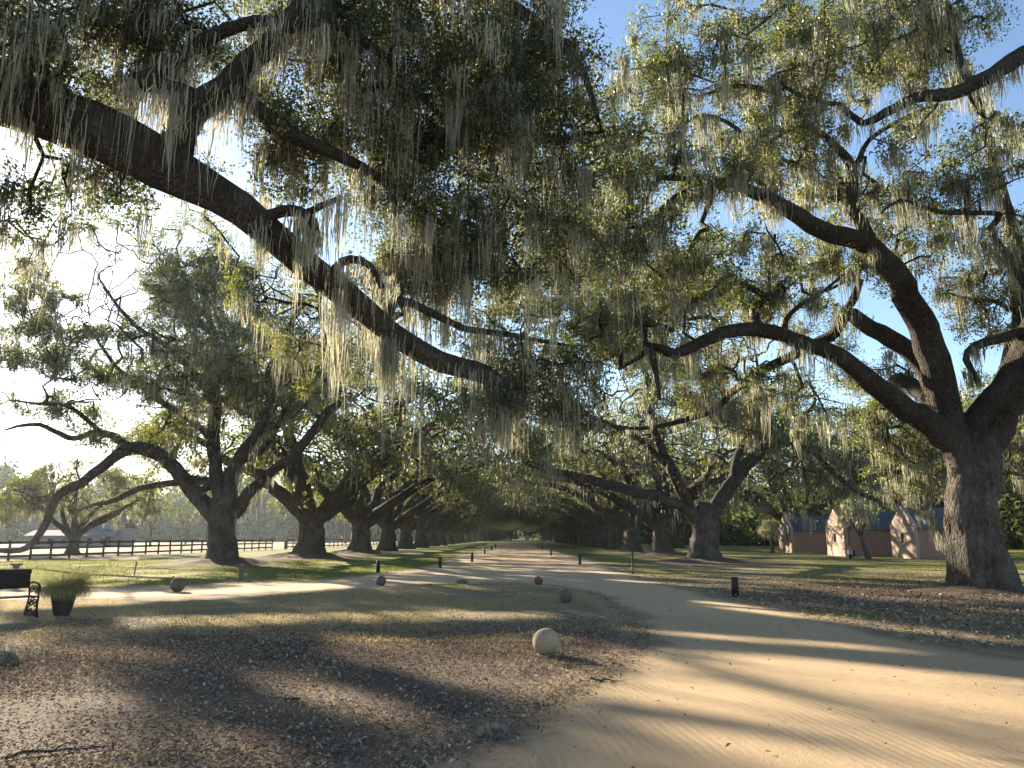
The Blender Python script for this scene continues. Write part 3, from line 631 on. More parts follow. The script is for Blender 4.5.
# --- first left oak in view
print('L1'); rng = np.random.default_rng(31); g0 = G(222, 564.5); by = g0[1]+.8; Y0 = by; bx = P(222, 550, Y0)[0]
l1 = Oak(31); l1.rs = .86
tL1 = thing('live_oak', 'wide spreading live oak before the fence, one low limb sweeping down to the lawn', 'tree', (bx, by, 0), group='live oaks of the avenue')
l1.limb([(bx, by, -.1), P(222, 548, Y0), P(222, 530, Y0), P(222, 512, Y0), P(222, 498, Y0)], [1.2, .98, .88, .9, .8], root=True, name='trunk')
l1.limb([P(214, 515, Y0), P(200, 498, Y0), P(183, 480, Y0-.4), P(165, 460, Y0-.8), P(150, 450, Y0-1.2), P(132, 448, Y0-1.8), P(118, 455, Y0-2.4), P(100, 470, Y0-3), P(82, 482, Y0-3.6), P(62, 493, Y0-4), P(50, 508, Y0-4.3), P(42, 528, Y0-4.6), P(30, 545, Y0-4.8), P(12, 551, Y0-5), P(-20, 548, Y0-5.2)],
        [.6, .56, .5, .46, .46, .42, .36, .32, .3, .28, .25, .24, .22, .18, .08])
l1.limb([P(150, 452, Y0-1.2), P(127, 445, Y0-1), P(112, 436, Y0-.8), P(95, 432, Y0-.6), P(75, 439, Y0-.4), P(58, 433, Y0), P(40, 425, Y0), P(22, 425, Y0), P(5, 430, Y0)], [.36, .3, .26, .22, .2, .18, .15, .12, .06])
l1.limb([P(100, 433, Y0-.6), P(85, 418, Y0-.6), P(65, 405, Y0-.8), P(40, 404, Y0-1), P(10, 400, Y0-1.2)], [.18, .16, .13, .1, .05])
l1.limb([P(212, 482, Y0+.2), P(195, 480, Y0+1), P(165, 484, Y0+1.8), P(140, 488, Y0+2.4), P(115, 500, Y0+3), P(95, 504, Y0+3.5), P(75, 512, Y0+4)], [.3, .28, .25, .24, .22, .16, .08])
l1.limb([P(220, 505, Y0), P(216, 470, Y0), P(212, 440, Y0), P(216, 410, Y0), P(210, 375, Y0), P(214, 340, Y0), P(205, 300, Y0), P(212, 260, Y0)], [.6, .5, .48, .42, .34, .26, .18, .08])
l1.limb([P(228, 505, Y0), P(233, 475, Y0-.6), P(248, 445, Y0-1), P(262, 425, Y0-1.4), P(271, 402, Y0-1.8), P(268, 375, Y0-2), P(280, 340, Y0-2.4)], [.5, .46, .42, .36, .28, .2, .1])
l1.limb([P(236, 512, Y0), P(250, 492, Y0-.6), P(272, 472, Y0-1), P(292, 456, Y0-1.6), P(310, 435, Y0-2), P(325, 415, Y0-2.4), P(340, 403, Y0-3)], [.48, .42, .36, .34, .33, .30, .24])
l1.limb([P(222, 480, Y0), P(240, 462, Y0+1), P(262, 450, Y0+2), P(280, 420, Y0+3), P(300, 380, Y0+4)], [.4, .34, .28, .2, .1])
l1.limb([P(214, 440, Y0), P(190, 420, Y0+1), P(160, 400, Y0+2), P(120, 370, Y0+3), P(90, 330, Y0+3)], [.3, .26, .22, .16, .08])
l1.limb([P(216, 410, Y0), P(200, 380, Y0-1.5), P(170, 350, Y0-3), P(130, 320, Y0-4), P(100, 280, Y0-4)], [.28, .24, .2, .14, .07])
A = pblob(rng, [(60, 380, Y0, 70, 40, 3, 46), (20, 420, Y0, 50, 30, 3, 16), (90, 320, Y0, 80, 60, 4, 75), (170, 290, Y0, 90, 60, 4, 90), (240, 290, Y0, 80, 60, 4, 55), (50, 350, Y0+3, 80, 60, 3, 60), (110, 300, Y0+3, 80, 50, 3, 50), (160, 380, Y0, 90, 50, 4, 70), (240, 370, Y0-1, 60, 40, 4, 40),
                (130, 250, Y0, 50, 25, 3, 24), (30, 320, Y0, 45, 40, 3, 24), (310, 360, Y0-2, 40, 50, 3, 30), (50, 485, Y0+4, 50, 25, 2, 34), (15, 510, Y0+4, 30, 22, 2, 18), (110, 440, Y0, 60, 18, 3, 12), (180, 330, Y0-6, 120, 60, 3, 40), (200, 320, Y0+7, 130, 70, 4, 60)])
A = np.concatenate([A, A+rng.normal(size=A.shape)*.9, A+rng.normal(size=A.shape)*1.1])
A = A[~(shades_lit_area(A, bands_near) & (rng.uniform(0, 1, len(A)) < .7))]; A = A[rng.permutation(len(A))[:1250]]
l1.grow(keep_clear(A), step=.7, wig=.2, arch=.06).finish(r0=.022, e=2.3, sides=6)
f = l1.fine(.07); lp = np.concatenate([l1.tipsP(), l1.P_[rng.choice(f, int(len(f)*.35), replace=False)]])
mp = np.concatenate([hang(l1, rng, 1300, .08), limb_pts(l1, rng, 150, .4)])
build_oak(l1, tL1, dict(n_per=88, spread=.9, size=.17, sprigs=8), dict(k=13, spread=.2, width=.023, seg=5), lp, mp, mlen(rng, len(mp), 1.0, .5, 3), gaps=bands_near)

# --- second right oak, with the long low arch over the drive
print('R2'); rng = np.random.default_rng(41); g0 = G(703, 562); by = g0[1]+.8; Y0 = by; bx = P(703, 550, Y0)[0]
r2 = Oak(41); r2.rs = .88
tR2 = thing('live_oak', 'forked live oak near the black pole, its low limb arching over the drive', 'tree', (bx, by, 0), group='live oaks of the avenue')
r2.limb([(bx, by, -.1), P(703, 548, Y0), P(704, 532, Y0), P(705, 515, Y0), P(706, 503, Y0)], [1.35, 1.02, .92, .95, .8], root=True, name='trunk')
r2.limb([P(712, 515, Y0), P(722, 496, Y0), P(736, 478, Y0), P(750, 460, Y0), P(765, 448, Y0), P(782, 441, Y0), P(803, 442, Y0-.5), P(815, 453, Y0-1), P(830, 470, Y0-1.5), P(847, 485, Y0-2), P(868, 497, Y0-2.4), P(885, 503, Y0-2.8), P(902, 504, Y0-3)],
        [.55, .52, .48, .44, .42, .40, .33, .26, .22, .19, .15, .12, .05])
r2.limb([P(778, 444, Y0), P(765, 425, Y0-.3), P(745, 408, Y0-.6), P(728, 402, Y0-1), P(712, 412, Y0-1.5)], [.25, .22, .17, .13, .07])
r2.limb([P(795, 441, Y0), P(800, 420, Y0), P(815, 400, Y0+.5), P(808, 375, Y0+1)], [.2, .17, .13, .06])
r2.limb([P(732, 485, Y0), P(738, 455, Y0+.5), P(752, 425, Y0+1), P(760, 390, Y0+1.5), P(755, 350, Y0+2)], [.36, .32, .26, .18, .08])
r2.limb([P(696, 520, Y0), P(684, 495, Y0-.4), P(672, 470, Y0-.8), P(660, 445, Y0-1.2), P(652, 420, Y0-1.6), P(650, 390, Y0-2), P(640, 350, Y0-2.5), P(650, 310, Y0-3)], [.5, .45, .4, .36, .3, .24, .17, .08])
r2.limb([P(697, 520, Y0), P(680, 505, Y0-1), P(660, 497, Y0-2), P(636, 492, Y0-3), P(612, 486, Y0-4), P(585, 478, Y0-5), P(565, 474, Y0-5.6), P(545, 470, Y0-6.2), P(522, 462, Y0-6.8)], [.42, .4, .38, .37, .35, .3, .24, .17, .08])
r2.limb([P(675, 475, Y0-.8), P(640, 440, Y0-2), P(600, 420, Y0-3), P(560, 405, Y0-4), P(530, 410, Y0-5)], [.26, .22, .18, .12, .06])
A = pblob(rng, [(760, 410, Y0, 90, 45, 4, 70), (830, 440, Y0, 60, 40, 4, 50), (680, 400, Y0-1, 70, 50, 4, 60), (600, 400, Y0-3, 60, 45, 4, 50), (550, 440, Y0-5, 45, 35, 3, 36), (600, 450, Y0-4, 50, 30, 3, 34), (700, 330, Y0, 110, 50, 4, 80), (790, 350, Y0+2, 90, 50, 4, 60),
                (600, 330, Y0-2, 60, 50, 4, 50), (780, 490, Y0+2, 60, 25, 3, 46), (860, 470, Y0-1, 30, 25, 2, 20), (640, 470, Y0-2, 50, 20, 2, 14), (650, 270, Y0, 100, 40, 4, 50), (520, 400, Y0-6, 30, 40, 2, 20), (530, 310, Y0-4, 60, 60, 4, 50), (500, 370, Y0-5, 50, 50, 3, 40), (560, 250, Y0-2, 60, 50, 4, 36)])
A = np.concatenate([A, A+rng.normal(size=A.shape)*.9])
A = A[~shades_lit_area(A, bands)]
r2.grow(keep_clear(A), step=.7, wig=.2, arch=.06).finish(r0=.022, e=2.3, sides=6)
f = r2.fine(.07); lp = np.concatenate([r2.tipsP(), r2.P_[rng.choice(f, int(len(f)*.35), replace=False)]])
mp = np.concatenate([hang(r2, rng, 3400, .08), limb_pts(r2, rng, 260, .4)])
build_oak(r2, tR2, dict(n_per=105, spread=.9, size=.18, sprigs=8), dict(k=16, spread=.22, width=.021, seg=5), lp, mp, mlen(rng, len(mp), 1.25, .5, 3.4), gaps=sunny)

# --- prototypes for the rest of the avenue: local +X points over the drive
def proto(seed, limbs, nA, leaf, low=6.9, moss_n=900):
    rng = np.random.default_rng(seed); k = Oak(seed)
    k.limb([(0, 0, -.1), (0, 0, 1.0), (.1, 0, 2.2), (.15, .05, 3.2)], [1.3, .95, .85, .82], root=True, name='trunk')
    for az, L, el, top in limbs:
        a = R(az); pts = [(.1*math.cos(a), .1*math.sin(a), 2.4)]; w = rng.uniform(-.35, .35)
        for t in (.15, .35, .55, .75, 1):
            aa = a+w*t+rng.normal()*.06; h = 2.6+top*(1-(1-t)**el)+rng.normal()*.25
            pts.append((L*t*math.cos(aa), L*t*math.sin(aa), h))
        k.limb(pts, [.5, .47, .40, .33, .22, .08], jit=.2)
    nodes = np.array(k.pos); A = []
    th = rng.uniform(0, 6.28, nA*3); rr = np.sqrt(rng.uniform(0.02, 1, nA*3))*13.5; z = rng.uniform(0, 1, nA*3)
    X = rr*np.cos(th); X = np.where(X > 0, X*1.28, X); Yy = rr*np.sin(th)*.9; top = 17.5*np.sqrt(np.maximum(0, 1-(rr/15.5)**2)); bot = low+1.2*np.sin(th*3+seed)+np.where(rr > 10, -1.0, 1.2)
    zz = bot+(top-bot)*z**.8; m = (top > bot+.5); A = np.stack([X, Yy, zz], 1)[m][:nA]
    k.grow(A, step=.8, wig=.2, arch=.08).finish(r0=.026, e=2.3, sides=6)
    f = k.fine(.08); lp = np.concatenate([k.tipsP(), k.P_[rng.choice(f, int(len(f)*.3), replace=False)]])
    mp = np.concatenate([hang(k, rng, moss_n, .08), limb_pts(k, rng, 110, .4)])
    return k, lp, mp, rng
PR = []
specs = [(51, [(0, 14, 1.6, 6.5), (-50, 11, 1.4, 8), (45, 12, 1.5, 7.5), (110, 11, 1.4, 8), (180, 12, 1.7, 6), (235, 11, 1.4, 8), (20, 6, 1.1, 12)]),
         (52, [(12, 15, 1.8, 6), (-35, 12, 1.3, 9), (80, 11, 1.5, 7), (150, 12, 1.5, 7), (215, 12, 1.5, 7.5), (290, 11, 1.4, 8), (100, 5, 1.1, 12.5)]),
         (53, [(-10, 14, 1.5, 7.5), (35, 11, 1.5, 8), (95, 12, 1.6, 6.5), (165, 11, 1.5, 7.5), (245, 12, 1.5, 7), (300, 12, 1.5, 7), (-120, 5, 1.1, 12.5)])]
ORD = ['first', 'second', 'third', 'fourth', 'fifth', 'sixth', 'seventh', 'eighth', 'ninth', 'tenth', 'eleventh', 'twelfth']
def row_label(side, k):
    near = {('left', 1): 'oak just right of and behind the wide oak at the left fence', ('left', 2): 'third oak of the left row, narrow forked trunk on a brown mound',
            ('right', 1): 'pale brown trunked live oak just left of the forked oak on the right'}
    if (side, k) in near: return near[(side, k)]
    if k < 11: return f'{ORD[k]} mossy live oak back in the {side} row along the drive'
    return f'small far live oak at the distant end of the {side} row'
places = []
for k, (X, Yd) in enumerate([(-16.4, 62.5), (-15.9, 80), (-15.6, 95), (-15.6, 110), (-15.4, 126), (-15.5, 142), (-15.5, 160), (-15.5, 178), (-15.5, 198), (-15.5, 220), (-15.5, 245), (-15.5, 275), (-15.5, 310), (-15.5, 350), (-15.5, 400)]):
    places.append((X, Yd, 0, 'left', k+1))
for k, (X, Yd) in enumerate([(13.5, 73.5), (13.4, 92), (13.4, 108), (13.2, 125), (13.3, 142), (13.3, 160), (13.3, 178), (13.3, 198), (13.3, 220), (13.3, 245), (13.3, 275), (13.3, 310), (13.3, 350), (13.3, 400)]):
    places.append((X, Yd, math.pi, 'right', k+1))
extra = [(34, 96, 2.2, 1.0, 'dark mossy live oak behind the leftmost brick cabin'), (44, 84, .5, 1.05, 'dark mossy live oak rising behind the middle brick cabins'), (48, 62, 3.5, 1.0, 'dark live oak behind the near brick cabin at the right edge'),
         (24, 120, 1.1, 1.0, 'shaded live oak far beyond the forked right oak'), (62, 105, 4.5, 1.1, 'tall live oak farthest back on the right behind the cabins'), (-44, 78, 1.0, .55, 'low pale green live oak at the far left edge behind the fence'),
         (-37, 22, .7, .9, 'live oak standing outside the picture at the left')]
rngp = np.random.default_rng(8); protos = {}
print('protos')
def place(kind, loc, rz, label, sc=1.0, group='live oaks of the avenue', mir=1):
    if kind not in protos:
        r = thing('live_oak', label, 'tree', (0, 0, 0), 0, group)
        k, lp, mp, rg = proto(specs[kind][0], specs[kind][1], 620, None)
        protos[kind] = (r, build_oak(k, r, dict(n_per=84, spread=1.2, size=.28, sprigs=8), dict(k=8, spread=.24, width=.05, seg=4), lp, mp, mlen(rg, len(mp), 1.15, .5, 3.2), split=False))
        r.location = loc; r.rotation_euler = (0, 0, rz); r.scale = (sc, sc*mir, sc)
    else:
        r = dup(protos[kind][0], label, loc, rz, (sc, sc*mir, sc), protos[kind][1]); r['group'] = group
    return r
for q, (X, Yd, rz, side, k) in enumerate(places):
    place((q*2+k) % 3, (X, Yd, 0), rz+rngp.normal()*.22, row_label(side, k), rngp.uniform(.92, 1.06), mir=rngp.choice((-1, 1)))
for q, (X, Yd, rz, sc, lb) in enumerate(extra[:6]):
    place(q % 3, (X, Yd, 0), rz, lb, sc, 'oaks beyond the avenue')
def open_instance(root, kids):  # removes foliage from a copied oak to let sun onto the lit bands
    for ch in kids:
        if ch.data.name.startswith('trunk'): continue
        me = ch.data; n = len(me.polygons); V = np.zeros(len(me.vertices)*3, np.float32); me.vertices.foreach_get('co', V); V = V.reshape(-1, 3)
        F = np.zeros(n*4, np.int32); me.loops.foreach_get('vertex_index', F); F = F.reshape(-1, 4); t = np.zeros(n, np.float32); me.attributes['tone'].data.foreach_get('value', t)
        M_ = np.array(Matrix.LocRotScale(root.location, root.rotation_euler, root.scale)); Vw = V@M_[:3, :3].T+M_[:3, 3]
        k = ~(shades_lit_area(Vw[F].mean(1), sunny) & (rngp.uniform(0, 1, n) < .9))
        ch.data = mesh_np(me.name.split('.')[0], V, F[k], me.materials[0], False, attrs={'tone': t[k]})
for r in [o for o in bpy.data.objects if o.name.startswith('live_oak') and o not in (tFL, tR1, tL1, tR2) and o.location.y < 135 and not o.get('done')]:
    open_instance(r, children(r))
# masses of woodland far to the sides
def woods(name, pts, h, rng, size=1.1, n_cl=900, depth=14, label=None):
    pts = np.array(pts, float); seg = rng.integers(0, len(pts)-1, n_cl); t = rng.uniform(0, 1, n_cl)[:, None]
    c = pts[seg]*(1-t)+pts[seg+1]*t; c = c+rng.normal(size=(n_cl, 2))*depth*.5
    hh = h*(.78+.22*np.sin(c[:, 0]*.13+1.3*np.sin(c[:, 1]*.07))+.14*np.sin(c[:, 0]*.41+c[:, 1]*.3))
    z = hh*rng.uniform(0, 1, n_cl)**.75
    V, F, tn = leaves_np(np.column_stack([c, z]), 56, 2.8, size, rng, sprigs=8, flat=.8, aspect=.6)
    return tag(link(name, mesh_np(name, V, F, M_FAR, attrs={'tone': tn})), kind='stuff')
woods('distant_woods', [(-330, 150), (-250, 270), (-150, 330), (-60, 380), (-25, 470)], 25, rng, 1.9, 4200, 40)
woods('side_woods', [(64, 70), (80, 100), (50, 150), (36, 200), (34, 300), (30, 450), (0, 640)], 15, rng, .9, 3600, 14)
woods('avenue_end_woods', [(-60, 520), (0, 660), (60, 640)], 20, rng, 1.5, 500, 20)

# ------------------------------------------------------------------ mounds of mulch at the feet of the trees
def mound(x, y, rx, ry, h, label, seed):
    g = np.random.default_rng(seed); n, m = 64, 14; a = np.linspace(0, 6.2832, n, endpoint=False); V = []
    for i in range(m+1):
        t = i/m
        for q in a:
            e = 1+.13*math.sin(3*q+seed)+.08*math.sin(7*q+2*seed)+.04*math.sin(13*q)
            V.append((x+rx*t*e*math.cos(q), y+ry*t*e*math.sin(q), h*(math.cos(t*math.pi)*.5+.5)*(1+.1*math.sin(5*q+t*9))-(.03 if i == m else 0)+g.normal()*.012))
    Q = [(i*n+j, (i+1)*n+j, (i+1)*n+(j+1) % n, i*n+(j+1) % n) for i in range(m) for j in range(n)]
    return tag(link('mulch_mound', mesh_np('mulch_mound', np.array(V), np.array(Q), M_MULCH, True)), label, 'mound', 'mulch mounds under the oaks')
def mulch_mat():
    m, nt, out = new_mat('bark_mulch'); v = coords(nt); n3 = noise(nt, 40, 4, .7, v); n2 = noise(nt, 6, 5, .75, v)
    c = ramp(nt, n3, [(.28, (.05, .036, .028)), (.5, (.13, .095, .07)), (.66, (.23, .17, .125)), (.85, (.4, .32, .24))])
    principled(nt, out, c, .95, bump(nt, math_(nt, 'ADD', n3, math_(nt, 'MULTIPLY', n2, 2)), .9, .06), spec=.1); return m
M_MULCH = mulch_mat()
for (t, rx, ry, h, lb, sd_) in ((tL1, 4.8, 3.6, .42, 'brown mulch mound round the wide oak by the fence', 1), (tR2, 4.2, 3.6, .30, 'leaf covered mound round the forked right oak', 2), (tR1, 2.9, 2.4, .22, 'leaf covered mound at the foot of the massive right oak', 3)):
    mound(t.location.x, t.location.y, rx, ry, h, lb, sd_)
mound(-16.4, 62.5, 5, 3.6, .5, 'brown mulch mound round the second oak of the left row', 4); mound(-15.9, 80, 4, 3.4, .5, 'brown mulch mound round the third oak of the left row', 5)
mound(13.5, 73.5, 3.6, 3.2, .35, 'mound round the pale trunked oak on the right', 6)

# ------------------------------------------------------------------ stone balls
def stone_mat(name, a, b):
    m, nt, out = new_mat(name); v = coords(nt, kind='Object'); n1 = noise(nt, 4, 5, .65, v); n2 = noise(nt, 30, 4, .7, v)
    c = mixc(nt, n1, a, b); c = mixc(nt, ramp(nt, n2, [(.55, (0, 0, 0)), (.7, (.6, .6, .6))]), c, (a[0]*.6, a[1]*.6, a[2]*.6))
    principled(nt, out, c, .9, bump(nt, math_(nt, 'ADD', n1, n2), .7, .03), spec=.2); return m
M_STONE = stone_mat('sandstone', (.27, .21, .14), (.44, .36, .26)); M_STONE2 = stone_mat('grey_stone', (.085, .075, .06), (.16, .145, .12))
balls = [(546.5, 656, 13.2, 'largest and nearest pale stone ball at the tip of the mulch bed', 0), (566, 603, 6.6, 'dark stone ball on the grass just past the nearest one', 1), (538.5, 585, 4.4, 'small stone ball standing alone on the sandy drive', 1),
         (380.5, 586, 5.0, 'small stone ball in front of a black bollard left of the drive', 1), (176, 592, 7.2, 'stone ball on the left path in front of the wide oak', 1)]
for i, (px, pb, r, lb, k) in enumerate(balls):
    g = G(px, pb); rad = r*g[1]/FPX/1.02; sd2 = np.random.default_rng(i)
    prof = [(max(.001, rad*math.sin(t)), -rad*math.cos(t)) for t in np.linspace(.0, math.pi, 25)]
    mb = MB().lathe(prof, 40); V = mb.V[0]; d = V/rad
    V *= (1+.012*np.sin(d[:, :1]*4+i)+.01*np.sin(d[:, 1:2]*6+d[:, 2:]*5)+.004*sd2.standard_normal((len(V), 1))); mb.V[0] = V
    o = mb.build('stone_ball', M_STONE2 if k else M_STONE, None, True); o.location = (g[0], g[1]+rad*.4, rad*.95); tag(o, lb, 'stone ball', 'stone balls beside the drive')

# ------------------------------------------------------------------ bollards and poles
M_BLACK = simple_mat('black_paint', (.012, .011, .010), (.03, .027, .024), 10, .55)
M_GREYP = simple_mat('grey_weathered_wood', (.10, .085, .07), (.2, .17, .14), 14, .85)
bol = [(735.5, 578, 597, .10, 'thick black bollard on the right verge before the massive oak'), (580, 555, 564.5, .08, 'black bollard right of the drive, nearest the bend'), (551, 550, 555.5, .08, 'black bollard right of the drive, second from the bend'),
       (542, 546, 550.5, .08, 'farthest black bollard right of the drive'), (378, 561, 573, .09, 'black bollard behind the small stone ball on the left'), (440, 557.5, 568, .085, 'black bollard left of the drive, first from the bend'),
       (472, 552.5, 562, .085, 'black bollard left of the drive, second from the bend'), (484.6, 548, 554, .08, 'black bollard left of the drive, third from the bend'), (491.5, 545.5, 550.5, .08, 'black bollard left of the drive, fourth from the bend'), (495.5, 544, 548, .08, 'farthest black bollard left of the drive')]
for px, pt, pb, r, lb in bol:
    g = G(px, pb); h = (pb-pt)*g[1]/FPX; o = thing('bollard', lb, 'bollard', tuple(g), 0, 'black bollards along the drive')
    MB().lathe([(.001, 0), (r, 0), (r, h*.9), (r*.97, h*.905), (r*.97, h*.90)], 14).build('post', M_BLACK, o, True)
    MB().lathe([(r*1.0, h*.9), (r*1.12, h*.905), (r*1.12, h*.94), (r*.7, h*.985), (.001, h)], 14).build('cap', M_BLACK, o, True)
def stick(name, px, pt, pb, r, lb, cat, mat, lean=0, n=8, cap=False):
    g = G(px, pb); h = (pb-pt)*g[1]/FPX; o = thing(name, lb, cat, tuple(g))
    MB().tube([(0, 0, -.05), (lean*h*.5, 0, h*.5), (lean*h, 0, h)], [r, r, r*.95], n).build('post', mat, o)
    if cap: MB().box((lean*h-r*1.25, -r*1.25, h-.02), (lean*h+r*1.25, r*1.25, h+.05)).build('cap', mat, o)
    return o
stick('pole', 633, 542, 574, .035, 'thin tall black pole right of the drive beside the low limb', 'pole', M_BLACK, 0, 8, True)
stick('wooden_stake', 134, 562, 575, .03, 'thin leaning stake on the lawn left of the wide oak', 'stake', M_GREYP, .12)
stick('short_post', 240.5, 565, 581, .085, 'short weathered grey post beside the path near the wide oak', 'post', M_GREYP, 0, 4, False)
stick('short_post', 13.5, 566, 588, .10, 'short pale post behind the black bench', 'post', M_GREYP, 0, 4, True)

# ------------------------------------------------------------------ board fences on the left
M_FENCE = simple_mat('dark_fence_board', (.018, .014, .012), (.045, .036, .03), 5, .8)
M_FENCE2 = simple_mat('brown_fence_board', (.09, .05, .035), (.16, .095, .065), 5, .85)
def fence(a, b, sp, h, mat, label, seed):
    a = np.array(a, float); b = np.array(b, float); L = np.linalg.norm(b-a); u = (b-a)/L; rz = math.atan2(u[1], u[0]); g = np.random.default_rng(seed)
    t = thing('board_fence', label, 'fence', (a[0], a[1], 0), rz, 'board fences by the pasture'); n = int(L/sp)
    me_ = MB().box((-.06, -.06, 0), (.06, .06, h+.04)).box((-.07, -.07, h+.04), (.07, .07, h+.07)).build('post', mat, t)
    for i in range(1, n+1): c = me_.copy(); COL.objects.link(c); c.parent = t; c.location = (i*sp, 0, g.normal()*.012); c.rotation_euler = (g.normal()*.012, g.normal()*.012, 0)
    for z in (h-.10, h*.62, h*.22):
        m = MB()
        for i in range(n): dz, dz2 = g.normal()*.008, g.normal()*.008; m.box((i*sp+.003, -.10, z+dz-.08), ((i+1)*sp-.003, -.062, z+dz+.08))
        m.build('rail', mat, t)
ga, gb = G(-70, 564), G(272, 549.6)
fence(ga[:2], gb[:2], 2.25, 1.32, M_FENCE, 'dark brown three rail board fence across the left lawn', 1)
fence((gb[0]+.5, gb[1]+5), (-26.5, 188), 2.4, 1.3, M_FENCE2, 'reddish brown board fence continuing far back beyond the dark one', 2)
for i, (px, pb, h, lb) in enumerate([(278, 550, 1.0, 'grey gate post at the end of the dark fence')]):
    g = G(px, pb); o = thing('gate_post', lb, 'post', (gb[0]+1.2, gb[1]+2.0, 0)); MB().box((-.16, -.16, 0), (.16, .16, 1.1)).build('shaft', M_GREYP, o); MB().box((-.2, -.2, 1.1), (.2, .2, 1.2)).build('cap', M_GREYP, o)

# ------------------------------------------------------------------ brick cabins on the right
def brick_mat(name, a, b, mort):
    m, nt, out = new_mat(name); v = coords(nt, kind='Object'); s_ = nt.nodes.new('ShaderNodeSeparateXYZ'); nt.links.new(v, s_.inputs[0])
    cb = nt.nodes.new('ShaderNodeCombineXYZ'); nt.links.new(math_(nt, 'ADD', s_.outputs[0], s_.outputs[1]), cb.inputs[0]); nt.links.new(s_.outputs[2], cb.inputs[1])
    bt = nt.nodes.new('ShaderNodeTexBrick'); nt.links.new(cb.outputs[0], bt.inputs[0]); bt.inputs['Scale'].default_value = 1
    for k, q in (('Brick Width', .23), ('Row Height', .078), ('Mortar Size', .008), ('Bias', .1)): bt.inputs[k].default_value = q
    bt.inputs['Color1'].default_value = (*a, 1); bt.inputs['Color2'].default_value = (*b, 1); bt.inputs['Mortar'].default_value = (*mort, 1)
    n1 = noise(nt, 1.1, 5, .65, v); n2 = noise(nt, 12, 4, .6, v)
    c = mixc(nt, ramp(nt, n1, [(.4, (0, 0, 0)), (.7, (.6, .6, .6))]), bt.outputs[0], (.34, .27, .22)); c = mixc(nt, math_(nt, 'MULTIPLY', n2, .35), c, (.12, .07, .055))
    principled(nt, out, c, .9, bump(nt, math_(nt, 'ADD', bt.outputs[1], n2), .5, .01), spec=.2); return m
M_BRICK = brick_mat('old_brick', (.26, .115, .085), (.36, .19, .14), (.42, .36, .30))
M_GABLE = brick_mat('pale_gable_brick', (.36, .25, .19), (.46, .35, .27), (.5, .44, .37))  # paler brick used on the gable walls
M_SLATE = simple_mat('slate_roof', (.045, .055, .075), (.085, .095, .12), 7, .6)
M_DARK = simple_mat('dark_opening', (.01, .009, .009), (.02, .018, .016), 4, .5)
M_TRIM = simple_mat('painted_frame', (.12, .10, .08), (.2, .17, .14), 8, .7)
